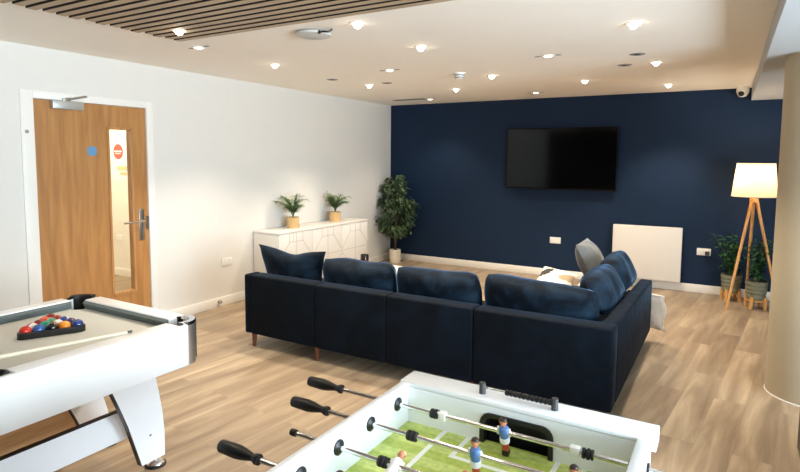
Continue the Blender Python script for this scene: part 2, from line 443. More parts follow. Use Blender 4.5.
b = MB(); b.box(-0.032, -0.026, GY0, GY1, GZ0, GZ1); b.build('vision_glass', M['glass'], door, smooth=False)
b = MB(); b.box(-0.006, 0.003, -4.446, -4.392, 0.83, 1.12, 0.004)
hp = tag(b.build('handle_plate', M['steel'], door), 'brushed steel handle plate')
b = MB(); b.cyl((0.0, -4.42, 1.01), (0.05, -4.42, 1.01), 0.010); b.tube([(0.05, -4.42, 1.01), (0.052, -4.48, 1.01), (0.052, -4.56, 1.008), (0.05, -4.60, 1.006), (0.032, -4.61, 1.005)], 0.009, 10)
b.build('lever', M['chrome'], hp)
b = MB(); b.box(-0.02, 0.004, -4.372, -4.348, 0.93, 1.05); b.build('lock_keep', M['steel'], door)
b = MB(); b.box(-0.006, 0.045, -5.19, -4.94, 1.975, 2.045, 0.008)
dc = tag(b.build('door_closer', M['silver'], door), 'silver overhead door closer box')
b = MB(); b.tube([(0.02, -5.07, 2.045), (0.02, -5.07, 2.062), (0.022, -5.02, 2.066), (0.026, -4.93, 2.088), (0.022, -4.905, 2.094)], 0.009, 8); b.box(0.008, 0.035, -5.10, -5.04, 2.043, 2.062, 0.003)
b.build('closer_arm', M['steel'], dc)
b = MB(); b.cyl((-0.007, -4.86, 1.645), (-0.0045, -4.86, 1.645), 0.043, seg=28); tag(b.build('round_sticker', M['blue'], door), 'round blue fire door sticker')
b = MB()
for z in (0.25, 1.0, 1.78): b.cyl((0.0, LY0-0.006, z-0.045), (0.0, LY0-0.006, z+0.045), 0.007, seg=10)
b.build('hinge', M['steel'], door)
b = MB(); b.cyl((0.011, -5.375, 1.785), (0.018, -5.375, 1.785), 0.014, seg=16)
tag(recenter(b.build('door_contact', M['grey'])), 'small grey round stud on the white door frame', 'fitting')
# notice on the corridor wall
nb = thing('wall_notice', 'pale paper notice with red disc seen through the door glass', 'sign', (-2.32, -3.112, 1.3))
b = MB(); b.box(-2.50, -2.14, -3.116, -3.111, 1.30, 1.93); b.build('paper_sheet', M['paper'], nb, smooth=False)
b = MB(); b.cyl((-2.33, -3.121, 1.67), (-2.33, -3.116, 1.67), 0.10, seg=28); tag(b.build('red_disc', M['redsticker'], nb), 'red disc print')
b = MB(); b.mi = 0
b.box(-2.41, -2.25, -3.1235, -3.1205, 1.665, 1.685); b.box(-2.39, -2.27, -3.1235, -3.1205, 1.64, 1.652); b.build('white_bar', M['paper'], nb, smooth=False)
b = MB(); b.box(-2.36, -2.16, -3.120, -3.116, 1.42, 1.48); b.box(-2.30, -2.16, -3.120, -3.116, 1.36, 1.40); tag(b.build('orange_panel', M['orange'], nb, smooth=False), 'orange print')
def socket(name, label, cx, cz, wide, axis, fixed, plugs=0):
    t = thing(name, label, 'socket', (cx, fixed, cz) if axis == 'x' else (fixed, cx, cz))
    def bx(u0, u1, d0, d1, z0, z1, bev=0.002):
        b = MB()
        if axis == 'x': b.box(u0, u1, fixed-d1, fixed-d0, z0, z1, bev)
        else: b.box(fixed+d0, fixed+d1, u0, u1, z0, z1, bev)
        return b
    bx(cx-wide/2, cx+wide/2, 0, 0.010, cz-0.043, cz+0.043).build('plate', M['socket'], t)
    for k in (-1, 1):
        bx(cx+k*wide*0.22-0.008, cx+k*wide*0.22+0.008, 0.010, 0.014, cz+0.008, cz+0.032, 0.001).build('switch', M['whitep'], t)
    if plugs:
        bx(cx+0.015, cx+0.062, 0.010, 0.045, cz-0.035, cz+0.012, 0.006).build('plug', M['darkgrey'], t)
    return t
socket('wall_socket', 'white double socket low on the white left wall beside the sofa', -3.415, 0.475, 0.147, 'y', 0.0)
socket('wall_socket', 'white double socket on the navy wall under the television', 2.655, 0.505, 0.147, 'x', 0.0)
socket('wall_socket', 'white double socket with a plug, right of the radiator', 4.45, 0.505, 0.15, 'x', 0.0, 1)
socket('wall_socket', 'small white socket in the corridor seen through door glass', -2.36, 0.52, 0.147, 'x', -3.11)
b = MB(); b.cyl((0.016, -3.55, 0.06), (0.05, -3.55, 0.06), 0.018, seg=14); tag(recenter(b.build('door_stop', M['grey'])), 'small grey door stop stub on the left skirting board', 'door stop')

# column
CX, CY, CR = 5.232, -3.02, 0.275
b = MB(); b.cyl((CX, CY, 0), (CX, CY, SZ), CR, seg=64); struct(b.build('column_1', M['plaster']))
b = MB(); b.lathe([(CR, 0), (CR+0.004, 0), (CR+0.004, 0.006), (CR, 0.009)], (CX, CY, 0), 64); struct(b.build('trim_2', M['trim']))

# ------------------------------------------------------------------ ceiling fittings
sp = thing('slatted_ceiling_panel', 'timber slatted panel fixed to the white ceiling, upper left', 'ceiling panel', (2.6, -6.5, H))
b = MB(); b.box(1.27, 4.2, -8.6, -4.935, H-0.006, H-0.001); tag(b.build('backing', M['slatback_gap'], sp, smooth=False), 'dark backing behind the slats')
k = 0; y = -4.965
while y > -8.6:
    off = (0, 0.012, -0.008, 0.02, -0.012)[k % 5]
    b = MB(); b.box(1.25+off, 4.2, y-0.0275, y+0.0275, H-0.026, H-0.006, 0.002, 1); b.m = [1 if abs(sum(b.v[i][1] for i in f)/len(f)-y) > 0.0255 else 0 for f in b.f]; b.build('slat', [M['slat'], M['slatback_gap']], sp)  # side faces coloured dark to paint the shade in the gaps between slats
    y -= 0.080; k += 1

def downlight(x, y, label, bright=True, z=H, power=None):
    t = thing('ceiling_downlight', label, 'light', (x, y, z), 'recessed ceiling downlights')
    b = MB(); b.lathe([(0.034, 0.0), (0.050, 0.0), (0.050, -0.005), (0.036, -0.008), (0.034, -0.004)], (x, y, z), 28); b.build('trim_ring', M['whitep'], t)
    b = MB(); b.lathe([(0, -0.0015), (0.026, -0.0015), (0.0265, -0.009), (0.024, -0.019), (0.0175, -0.0275), (0.009, -0.0325), (0, -0.034)] if bright else [(0, -0.0015), (0.034, -0.0015), (0.033, -0.006), (0.02, -0.011), (0, -0.013)], (x, y, z), 24); b.build('lens', M['spotlens'] if bright else M['spotdim'], t)
    d = bpy.data.lights.new('downlight_beam', 'SPOT'); d.energy = (power or SPOT_POWER)*(1.0 if bright else 0.35); d.color = WARM
    d.spot_size = math.radians(104); d.spot_blend = 0.6; d.shadow_soft_size = 0.035
    o = bpy.data.objects.new('downlight_beam', d); COL.objects.link(o); o.parent = t; o.location = (0, 0, -0.04)
    if not bright:
        for q in (-0.0835, 0.0835): b = MB(); b.box(x+q-0.0215, x+q+0.0215, y-0.012, y+0.012, z-0.004, z-0.001); b.build('spring_slot', M['grey'], t, smooth=False)
    return t
downlight(1.07, -3.78, 'bright downlight over the left wall between the oak door and sideboard')
downlight(1.06, -2.22, 'bright downlight above the white sideboard')
downlight(1.00, -0.59, 'dim downlight nearest the room corner with the ficus', False)
downlight(1.83, -3.03, 'dim downlight between the two bright ones over the sideboard and the sofa middle', False)
downlight(1.79, -1.44, 'bright downlight left of the smoke alarm, nearest the navy wall')
downlight(2.61, -3.85, 'bright downlight directly above the middle of the sofa back')
downlight(2.56, -2.25, 'bright downlight just right of the smoke alarm')
downlight(2.53, -0.67, 'dim downlight above the top edge of the television', False)
downlight(2.61, -4.69, 'bright downlight beside the white projector-like ceiling unit')
downlight(3.35, -3.05, 'dim downlight with side slots in the middle of the ceiling', False)
downlight(3.30, -1.47, 'bright downlight above the right end of the television')
downlight(4.11, -3.86, 'bright downlight at upper right, largest of the lights near the bulkhead')
downlight(4.08, -2.33, 'bright downlight beside the two grey oval ceiling vents')
downlight(4.04, -0.73, 'bright downlight above the white radiator, close to the navy wall')
downlight(1.10, -4.65, 'dim downlight just off the corner of the slatted panel', False)
downlight(1.53, -5.165, 'bright downlight set into the timber slats near the panel corner', True, H-0.020, 22)

for x, y, lab in ((3.35, -5.55, 'added unseen fill downlight in the timber slats in front of the football table'), (2.45, -6.45, 'added unseen fill downlight in the timber slats over the pool table edge'), (3.6, -7.0, 'added unseen fill downlight in the timber slats over the near end of the football table')):  # added downlights out of view, put in to brighten ceiling and foreground
    downlight(x, y, lab, True, H-0.020, 10)
for x, y, lab in ((3.99, -2.78, 'grey oval ceiling vent, larger of the pair at the right'), (3.82, -2.29, 'grey oval ceiling vent, smaller one of the right-hand pair'),
                  (0.95, -2.77, 'grey ceiling plate above the wall near the sideboard'), (1.33, -2.27, 'grey ceiling plate right of the light above the sideboard')):
    t = thing('ceiling_vent', lab, 'vent', (x, y, H), 'small flush ceiling vents')
    b = MB(); b.lathe([(0.0, -0.002), (0.045, -0.002), (0.055, -0.004), (0.060, 0.0), (0.0, 0.0)][::-1], (x, y, H), 24); b.build('cover', M['grey'], t)
    b = MB(); b.lathe([(0.0, -0.006), (0.025, -0.006), (0.025, -0.003), (0.0, -0.003)], (x, y, H), 20); b.build('centre_cap', M['darkgrey'], t)
t = thing('slot_diffuser', 'dark linear air slot in the ceiling near the corner', 'vent', (0.72, -0.68, H))
b = MB(); b.box(0.46, 0.98, -0.735, -0.625, H-0.006, H-0.0005, 0.002); b.build('frame', M['grey'], t)
b = MB(); b.box(0.50, 0.94, -0.70, -0.66, H-0.008, H-0.005); b.build('slot', M['slatback_gap'], t, smooth=False)
t = thing('smoke_alarm', 'white smoke alarm with two dark bands on the ceiling', 'smoke alarm', (2.34, -2.55, H))
b = MB(); b.cyl((2.34, -2.55, H-0.012), (2.34, -2.55, H-0.0005), 0.062, seg=24); b.build('base', M['whitep'], t)
b = MB(); b.lathe([(0.045, -0.012), (0.045, -0.052), (0.030, -0.062), (0.0, -0.062)], (2.34, -2.55, H), 24); b.build('body', M['whitep'], t)
b = MB(); b.lathe([(0.040, -0.020), (0.0468, -0.020), (0.0468, -0.028), (0.040, -0.028)], (2.34, -2.55, H), 24); b.lathe([(0.036, -0.042), (0.0468, -0.042), (0.0468, -0.050), (0.036, -0.050)], (2.34, -2.55, H), 24)
b.build('dark_band', M['darkgrey'], t)
t = thing('ceiling_wifi_unit', 'white saucer-shaped unit with black cable on the ceiling', 'wifi unit', (2.21, -4.63, H))
b = MB(); b.lathe([(0.0, -0.036), (0.09, -0.034), (0.118, -0.024), (0.122, -0.014), (0.10, -0.0005), (0.0, -0.0005)][::-1], (2.21, -4.63, H), 36); b.build('housing', M['lightgrey'], t)
b = MB(); b.tube([(2.30, -4.68, H-0.020), (2.335, -4.68, H-0.020), (2.36, -4.665, H-0.022), (2.375, -4.65, H-0.010), (2.378, -4.645, H-0.001)], 0.006, 8); b.sphere((2.308, -4.69, H-0.022), 0.013, 10, 8); b.build('cable', M['black'], t)
t = thing('dome_camera', 'white dome camera in the ceiling corner at the bulkhead', 'camera', (4.755, -0.14, H))
b = MB(); b.lathe([(0.0, 0), (0.062, 0), (0.064, -0.05), (0.055, -0.082), (0.036, -0.108), (0.0, -0.118)], (4.755, -0.14, H), 28); b.build('housing', M['whitep'], t)
b = MB(); b.sphere((4.742, -0.178, H-0.078), 0.032, 16, 12); b.build('lens_dome', M['black'], t)

# ------------------------------------------------------------------ far wall: television, radiator
t = thing('television', 'black flat television mounted on the navy wall', 'television', (2.67, 0, 1.2))
b = MB(); b.box(2.3, 3.05, -0.045, -0.003, 1.4, 1.85, 0.004); b.build('wall_bracket', M['black'], t)
b = MB(); b.box(1.960, 3.430, -0.085, -0.045, 1.205, 2.035, 0.006); b.build('housing', M['tvblack'], t)
b = MB(); b.box(1.972, 3.418, -0.088, -0.084, 1.225, 2.023); b.build('screen', M['screen'], t, smooth=False)
t = thing('radiator', 'white flat panel radiator low on the navy wall', 'radiator', (3.82, -0.05, 0.11))
b = MB(); b.box(3.415, 4.215, -0.105, -0.03, 0.115, 0.785, 0.008, 3); b.build('panel', M['side_white'], t)
b = MB(); b.box(3.55, 3.60, -0.031, -0.003, 0.2, 0.7); b.build('bracket', M['grey'], t); b = MB(); b.box(4.03, 4.08, -0.031, -0.003, 0.2, 0.7); b.build('bracket', M['grey'], t)
b = MB()
for i in range(26): b.box(3.44+i*0.0293, 3.458+i*0.0293, -0.09, -0.045, 0.7845, 0.787)
b.build('top_grille', M['grey'], t, smooth=False)

# ------------------------------------------------------------------ floor lamp
LX, LYY = 4.912, -0.56
t = thing('floor_lamp', 'tripod floor lamp with pale wood legs and cream shade', 'lamp', (LX, LYY, 0))
def tleg(foot):
    b = MB(); a = Vector((LX, LYY, 1.20)); f = Vector(foot); d = (f-a).normalized(); o = Vector((d.x, d.y, 0)).normalized()*0.022
    b.cyl(a+o+Vector((0, 0, 0.0)), f, 0.0165, 0.0135, 12); b.build('leg', M['beech'], t)
tleg((4.715, -0.72, 0)); tleg((5.20, -0.62, 0)); tleg((4.90, -0.27, 0))
b = MB(); b.cyl((LX, LYY, 1.165), (LX, LYY, 1.205), 0.042, 0.042, 18); b.cyl((LX, LYY, 1.205), (LX, LYY, 1.30), 0.012); b.build('leg_hub', M['beech'], t)
b = MB()
SB0, ST0, zb, zt = 0.213, 0.178, 1.225, 1.575
b.lathe([(SB0, zb), (ST0, zt), (ST0-0.003, zt), (SB0-0.003, zb)], (LX, LYY, 0), 48)
# keep it a closed thin shell without end caps
b.f = b.f[:-2]; b.m = b.m[:-2]
n4 = 4
for i in range(48):
    j = (i+1) % 48; b.f.append((i*n4+3, j*n4+3, j*n4, i*n4)); b.m.append(0)
sh = b.build('lamp_shade', M['shade'], t)
for zz, rr in ((zb, SB0), (zt, ST0)):
    b = MB()
    b.lathe([(rr-0.004, zz-0.002), (rr+0.002, zz-0.002), (rr+0.002, zz+0.007), (rr-0.004, zz+0.007)], (LX, LYY, 0), 48)
    b.f = b.f[:-2]; b.m = b.m[:-2]; b.build('rim_tape', M['cream'], sh)
b = MB(); b.sphere((LX, LYY, 1.37), 0.035, 16, 12); b.cyl((LX, LYY, 1.29), (LX, LYY, 1.34), 0.016); b.build('bulb', M['bulb'], t)
d = bpy.data.lights.new('lamp_glow', 'POINT'); d.energy = 6.5; d.color = (1, 0.87, 0.68); d.shadow_soft_size = 0.05
o = bpy.data.objects.new('lamp_glow', d); COL.objects.link(o); o.parent = t; o.location = (0, 0, 1.45)

# ------------------------------------------------------------------ plants
def rnd(a, b_): return random.uniform(a, b_)
def palm(cx, cy, cz, label, seed, sc_=1.0, lean=(0, 0), tall=0.30):
    random.seed(seed)
    t = thing('potted_palm', label, 'plant', (cx, cy, cz), 'small palms on the sideboard')
    r = 0.072*sc_
    b = MB(); b.lathe([(0, 0), (r*0.94, 0), (r, 0.02), (r*1.02, 0.10), (r*1.0, 0.128), (r*0.90, 0.128), (r*0.88, 0.11), (0, 0.11)], (cx, cy, cz), 28)
    b.build('pot', M['basket'], t)
    b = MB(); b.cyl((cx, cy, cz+0.108), (cx, cy, cz+0.116), r*0.88, seg=24); b.build('soil', M['soil'], t)
    st = MB(); lf = MB()
    for k in range(15):
        an = 2*PI*k/15*2.4+rnd(-.3, .3); L = tall*rnd(0.65, 1.1)*(1.25 if k < 3 else 1); out = rnd(0.25, 0.95)
        dx, dy = math.cos(an)*out+lean[0], math.sin(an)*out+lean[1]
        pts = []
        for i in range(8):
            u = i/7; pts.append(Vector((cx+dx*L*0.75*u**1.5, cy+dy*L*0.75*u**1.5, cz+0.11+L*(u*1.05-0.42*out*u**3))))
        if min(p.x for p in pts) < 0.03:
            pts = [Vector((max(p.x, 0.03), p.y, p.z)) for p in pts]
        st.tube(pts, [0.0028*(1-0.6*i/7) for i in range(8)], 5)
        for i in range(3, 8):
            d = (pts[i]-pts[i-1]).normalized(); sd = d.cross(Vector((0, 0, 1))).normalized()
            for s_ in (-1, 1):
                for q in (0, 0.5):
                    bp = pts[i-1].lerp(pts[i], q)
                    lf.leaf(bp, d*0.55+sd*s_*0.85+Vector((0, 0, -0.12)), 0.085*sc_*rnd(.8, 1.2), 0.019, Vector((0, 0, 1)), 0.25)
        lf.leaf(pts[-1], pts[-1]-pts[-2], 0.06, 0.014, (0, 0, 1))
    for i, v in enumerate(lf.v):
        if v[0] < 0.008: lf.v[i] = (0.008+rnd(0, .004), v[1], v[2])
    st.build('stem', M['stemgreen'], t); lf.build('foliage', M['palmleaf'], t, fixn=False)
SBH = 0.772
palm(0.20, -2.56, SBH, 'small palm in a woven pot on the nearer half of the sideboard', 3, 1.02, (0, -0.10), 0.30)
palm(0.20, -1.73, SBH, 'small palm in a woven pot on the far half of the sideboard', 11, 1.0, (0, -0.12), 0.30)

def ficus():
    random.seed(21)
    cx, cy = 0.25, -0.26
    t = thing('ficus_tree', 'tall bushy ficus in a cream pot in the room corner', 'plant', (cx, cy, 0))
    b = MB(); b.lathe([(0, 0), (0.080, 0), (0.085, 0.02), (0.09, 0.19), (0.088, 0.205), (0.075, 0.205), (0.073, 0.17), (0, 0.17)], (cx, cy, 0), 32); b.build('pot', M['whitepot'], t)
    b = MB(); b.cyl((cx, cy, 0.168), (cx, cy, 0.178), 0.073, seg=24); b.build('soil', M['soil'], t)
    tr = MB(); lf = MB()
    tr.tube([(cx-0.012, cy, 0.17), (cx+0.012, cy+0.008, 0.35), (cx-0.010, cy, 0.6), (cx+0.006, cy, 1.15)], [0.017, 0.014, 0.011, 0.005], 8)
    tr.tube([(cx+0.016, cy, 0.17), (cx-0.012, cy-0.006, 0.36), (cx+0.014, cy, 0.62), (cx-0.01, cy, 1.1)], [0.015, 0.013, 0.010, 0.004], 8)
    # crown envelope: (height, radius)
    env = [(0.40, 0.12), (0.52, 0.24), (0.72, 0.29), (0.88, 0.30), (0.98, 0.22), (1.08, 0.17), (1.20, 0.19), (1.30, 0.10), (1.36, 0.04)]
    def rad(z):
        for (z0, r0), (z1, r1) in zip(env, env[1:]):
            if z0 <= z <= z1: return r0+(r1-r0)*(z-z0)/(z1-z0)
        return 0.03
    for k in range(60):
        z = rnd(0.42, 1.33); an = rnd(0, 2*PI); R = rad(z)*rnd(0.75, 1.0)
        z0 = max(0.42, z-0.22*rnd(.6, 1.2))
        tip = Vector((cx+math.cos(an)*R, cy+math.sin(an)*R, z))
        tip.x = max(tip.x, 0.05); tip.y = min(tip.y, -0.05)
        a = Vector((cx, cy, z0)); mid = a.lerp(tip, 0.5)+Vector((0, 0, 0.05))
        tr.tube([a, mid, tip], [0.005, 0.0035, 0.0015], 5)
        for q in range(34):
            u = rnd(0.25, 1.05); p = (a.lerp(mid, u*2) if u < .5 else mid.lerp(tip, (u-.5)*2)) + Vector((rnd(-.05, .05), rnd(-.05, .05), rnd(-.05, .05)))
            d = Vector((math.cos(an)+rnd(-.9, .9), math.sin(an)+rnd(-.9, .9), rnd(-.7, .35)))
            lf.leaf(p, d, rnd(0.06, 0.095), rnd(0.03, 0.042), Vector((rnd(-.4, .4), rnd(-.4, .4), 1)), 0.3)
    for i, v in enumerate(lf.v): lf.v[i] = (max(v[0], 0.012), min(v[1], -0.012), v[2])
    tr.build('trunk', M['bark'], t); lf.build('foliage', M['ficusleaf'], t, fixn=False)
ficus()

def footed_plant(cx, cy, label, seed, height, lean):
    random.seed(seed)
    t = thing('footed_planter', label, 'plant', (cx, cy, 0), 'green plants in footed sage pots')
    z0 = 0.10
    b = MB()
    prof = [(0, z0), (0.075, z0), (0.088, z0+0.012)]
    for i in range(4):
        zz = z0+0.02+i*0.045; rr = 0.090+i*0.0045
        prof += [(rr, zz), (rr+0.006, zz+0.02), (rr+0.001, zz+0.042)]
    prof += [(0.108, z0+0.205), (0.098, z0+0.205), (0.095, z0+0.17), (0, z0+0.17)]
    b.lathe(prof, (cx, cy, 0), 36); b.build('pot', M['sagepot'], t)
    b = MB(); b.cyl((cx, cy, z0+0.168), (cx, cy, z0+0.178), 0.095, seg=24); b.build('soil', M['soil'], t)
    for k in range(4):
        an = PI/4+k*PI/2+0.35; o = Vector((math.cos(an)*0.092, math.sin(an)*0.092, 0)); o2 = o*1.08
        b = MB(); b.cyl((cx+o2.x, cy+o2.y, 0), (cx+o.x, cy+o.y, 0.135), 0.017, 0.021, 12); b.build('leg', M['beech'], t)
    b = MB(); b.cyl((cx, cy, 0.085), (cx, cy, 0.10), 0.088, seg=24); b.build('stand_ring', M['beech'], t)
    st = MB(); lf = MB()
    for k in range(8):
        an = rnd(0, 2*PI); L = height*rnd(0.7, 1.0) if k else height
        tip = Vector((cx+lean[0]*(k == 0)+math.cos(an)*rnd(.03, .13), cy+lean[1]*(k == 0)+math.sin(an)*rnd(.03, .12), z0+0.17+L))
        a = Vector((cx+rnd(-.03, .03), cy+rnd(-.03, .03), z0+0.17)); mid = a.lerp(tip, .5)+Vector((rnd(-.03, .03), rnd(-.03, .03), 0))
        st.tube([a, mid, tip], [0.005, 0.004, 0.002], 6)
        for q in range(20):
            u = 0.12+0.9*q/20; p = a.lerp(mid, u*2) if u < .5 else mid.lerp(tip, (u-.5)*2)
            aa = q*2.4+rnd(-.4, .4)
            lf.leaf(p, (math.cos(aa), math.sin(aa), rnd(-.15, .5)), rnd(0.07, 0.11), rnd(0.034, 0.05), (rnd(-.3, .3), rnd(-.3, .3), 1), 0.3)
    for i, v in enumerate(lf.v): lf.v[i] = (v[0], min(v[1], -0.012), v[2])
    st.build('stem', M['stemgreen'], t); lf.build('foliage', M['lushleaf'], t, fixn=False)
footed_plant(4.750, -0.235, 'green plant in a footed sage pot against the navy wall, behind the lamp leg', 5, 0.50, (-0.13, 0))
footed_plant(4.985, -0.50, 'green plant in a ribbed sage pot between the lamp legs, beside the column', 8, 0.52, (0.03, 0))

# ------------------------------------------------------------------ sideboard
Y0, Y1, XD = -3.04, -1.25, 0.40
t = thing('sideboard', 'white sideboard with a geometric line pattern along the left wall', 'sideboard', (0.2, (Y0+Y1)/2, 0))
b = MB(); b.box(0.02, XD-0.02, Y0+0.008, Y1-0.008, 0.06, SBH-0.022, 0.003); b.build('carcass', M['side_white'], t)
b = MB(); b.box(0.018, XD+0.004, Y0, Y1, SBH-0.022, SBH, 0.004); b.build('top', M['side_white'], t)
b = MB(); b.box(0.05, XD-0.05, Y0+0.05, Y1-0.05, 0, 0.06); b.build('plinth', M['side_white'], t)
DW = (Y1-Y0-0.016)/3
for i in range(3):
    a0 = Y0+0.008+i*DW; c = a0+DW/2
    b = MB(); b.box(XD-0.02, XD, a0+0.003, a0+DW-0.003, 0.075, SBH-0.027, 0.002); dr = b.build('door', M['side_white'], t)
    ln = MB()
    def seg(p, q, wd=0.007):
        (ya, za), (yb, zb_) = p, q; d = Vector((yb-ya, zb_-za)); L = d.length; d.normalize(); nn = Vector((-d.y, d.x))*wd/2
        ln.add([(XD+0.0015, ya-nn.x, za-nn.y), (XD+0.0015, ya+nn.x, za+nn.y), (XD+0.0015, yb+nn.x, zb_+nn.y), (XD+0.0015, yb-nn.x, zb_-nn.y),
                (XD-0.001, ya-nn.x, za-nn.y), (XD-0.001, ya+nn.x, za+nn.y), (XD-0.001, yb+nn.x, zb_+nn.y), (XD-0.001, yb-nn.x, zb_-nn.y)],
               [(0, 1, 2, 3), (7, 6, 5, 4), (0, 4, 5, 1), (1, 5, 6, 2), (2, 6, 7, 3), (3, 7, 4, 0)])
    e = DW/2-0.004; q = 0.115; zc = 0.42; zt = SBH-0.03
    seg((c-q, zt), (c-q, 0.645)); seg((c+q, zt), (c+q, 0.645)); seg((c-q, 0.645), (c+q, 0.645))
    seg((c-q, 0.645), (c-e, zc+0.02)); seg((c+q, 0.645), (c+e, zc+0.02)); seg((c, zt), (c, 0.08))
    seg((c-e, zc), (c+e, zc)); seg((c-q, 0.20), (c-e, zc-0.02)); seg((c+q, 0.20), (c+e, zc-0.02)); seg((c-q, 0.20), (c+q, 0.20)); seg((c-q, 0.20), (c-q, 0.08)); seg((c+q, 0.20), (c+q, 0.08))
    seg((c-q*0.45, zt), (c-q*0.45, 0.645)) if i == 0 else None
    ln.build('inlay_line', M['groove'], dr, smooth=False)

# ------------------------------------------------------------------ sofa
SZT = 0.62
sofa = thing('corner_sofa', 'large L-shaped navy velvet corner sofa seen from behind', 'sofa', (2.7, -3.8, 0))
YBK = -4.30; SXL, SXR = 1.175, 4.140; YE = -2.42
cuts = [SXL+0.06, 1.93, 2.585, 3.26, SXR]
for i in range(4):
    b = MB(); b.box(cuts[i]+0.001, cuts[i+1]-0.001, YBK, YBK+0.15, 0.115, SZT, 0.018, 3); b.build('back_panel', M['velvet'], sofa)
b = MB(); b.box(SXL, SXL+0.06, YBK, YBK+0.15, 0.115, SZT, 0.018, 3); b.box(SXL, SXL+0.06, YBK+0.10, -3.38, 0.115, 0.455, 0.018, 3); b.build('armrest', M['velvet'], sofa)
b = MB(); b.prism([(YBK+0.15, 0.115), (YE, 0.115), (YE, SZT-0.05), (YBK+0.15, SZT)], 'x', SXR-0.10, SXR)
bm = bmesh.new(); me0 = bpy.data.meshes.new('t'); me0.from_pydata(b.v, [], b.f); bm.from_mesh(me0); bmesh.ops.recalc_face_normals(bm, faces=bm.faces[:]); bmesh.ops.bevel(bm, geom=bm.edges[:], offset=0.018, segments=3, affect='EDGES', profile=0.5)
b = MB(); b.bm(bm); b.build('back_panel', M['velvet'], sofa)
b = MB(); b.box(SXL+0.06, SXR-0.10, YBK+0.15, -3.40, 0.115, 0.29, 0.015); b.box(3.26, SXR-0.10, -3.40, YE, 0.115, 0.29, 0.015); b.build('seat_base', M['velvet'], sofa)
for x0, x1, y0, y1 in ((SXL+0.065, 1.93, YBK+0.16, -3.38), (1.935, 2.585, YBK+0.16, -3.38), (2.59, 3.255, YBK+0.16, -3.38), (3.26, SXR-0.105, YBK+0.16, -3.38), (3.26, SXR-0.105, -3.375, YE+0.005)):
    b = MB(); b.box(x0, x1, y0, y1, 0.29, 0.445, 0.04, 4); b.build('seat_cushion', M['velvet'], sofa)
for x, y in ((1.245, -4.255), (1.925, -4.255), (3.255, -4.255), (4.085, -4.24), (4.085, -2.50), (3.33, -2.54), (1.245, -3.45), (2.6, -3.46)):
    b = MB(); b.cyl((x, y, 0), (x, y, 0.118), 0.014, 0.023, 14); b.build('leg', M['walnut'], sofa)

def pillow_mb(W, Hh, T, chop=0.0, ears=0.06, seed=0, wr=0.010, n=22, blocky=0.0, taper=0.0):
    """cushion in the local x (width) / z (height) plane, thickness along y, centred"""
    mb = MB(); idx = {}
    def prof(u): return max(0.0, 1-abs(u)**(2.6+2.5*blocky))**0.5
    for side in (1, -1):
        for i in range(n+1):
            for j in range(n+1):
                u = -1+2*i/n; v = -1+2*j/n
                edge = i in (0, n) or j in (0, n)
                if side == -1 and edge: idx[(side, i, j)] = idx[(1, i, j)]; continue
                x = W/2*u*(1-ears*(1-v*v))*(1+taper*v); z = Hh/2*v*(1-ears*(1-u*u))
                if blocky: q_ = 1-0.085*abs(u*v)**3; x *= q_; z *= q_
                z -= chop*max(0, v)**1.5*math.exp(-(u/0.45)**2)
                y = side*T/2*prof(u)*prof(v)
                nz = mnoise.noise(Vector((x*5+seed*3.1, z*5+side*2.2, seed*1.7)))
                nz2 = mnoise.noise(Vector((x*14+seed*3.1, z*9+side*2.2, seed*2.7)))
                k = 0.35 if edge else 1
                y += side*(nz*wr*1.6+nz2*wr*0.7)*k*(0 if edge else 1); z += nz*wr*0.8; x += nz2*wr*0.4
                idx[(side, i, j)] = len(mb.v); mb.v.append((x, y, z))
        for i in range(n):
            for j in range(n):
                mb.f.append((idx[(side, i, j)], idx[(side, i+1, j)], idx[(side, i+1, j+1)], idx[(side, i, j+1)])); mb.m.append(0)
    return mb
def place(mb, loc, rz=0, tilt=0, roll=0):
    Mx = Matrix.Translation(loc) @ Matrix.Rotation(rz, 4, 'Z') @ Matrix.Rotation(tilt, 4, 'X') @ Matrix.Rotation(roll, 4, 'Y')
    mb.v = [tuple(Mx @ Vector(v)) for v in mb.v]
    return mb
def cushion(name, label, mb, m, group=None, seam=True):
    o = recenter(mb.build(name, m)); tag(o, label, 'cushion', group); return o
G = 'navy velvet back cushions of the corner sofa'
cushion('back_cushion', 'navy velvet cushion with a dented top at the left end of the sofa', place(pillow_mb(0.68, 0.35, 0.18, 0.055, 0.05, 1, taper=0.12), (1.435, -3.975, 0.655), 0, 0.14), M['velvet_c'], G)
cushion('back_cushion', 'navy velvet back cushion, second from the left, beside the dented one', place(pillow_mb(0.69, 0.315, 0.22, 0.012, -0.012, 2, blocky=.35), (2.146, -3.995, 0.634), 0, 0.22), M['velvet_c'], G)
cushion('back_cushion', 'navy velvet back cushion in the middle of the sofa, third from left', place(pillow_mb(0.69, 0.315, 0.22, 0.012, -0.012, 3, blocky=.35), (2.852, -3.995, 0.634), 0, 0.22), M['velvet_c'], G)
cushion('back_cushion', 'long navy velvet back cushion reaching into the sofa corner', place(pillow_mb(0.77, 0.315, 0.22, 0.01, -0.012, 4, blocky=.35), (3.608, -3.995, 0.642), 0, 0.20, 0.05), M['velvet_c'], G)
cushion('back_cushion', 'navy velvet cushion along the right side of the sofa, next to the corner', place(pillow_mb(0.66, 0.29, 0.20, 0.0, -0.03, 5, blocky=.35), (3.915, -3.47, 0.678), PI/2, -0.52), M['velvet_c'], G)
cushion('back_cushion', 'farthest navy velvet cushion on the right side of the sofa', place(pillow_mb(0.62, 0.30, 0.20, 0.0, -0.02, 6, blocky=.35), (3.917, -2.80, 0.684), PI/2, -0.52), M['velvet_c'], G)
cushion('scatter_cushion', 'grey plush scatter cushion leaning inside the sofa corner', place(pillow_mb(0.46, 0.47, 0.18, 0.0, 0.04, 7), (3.700, -2.70, 0.690), PI/2, -0.48), M['greyplush'])
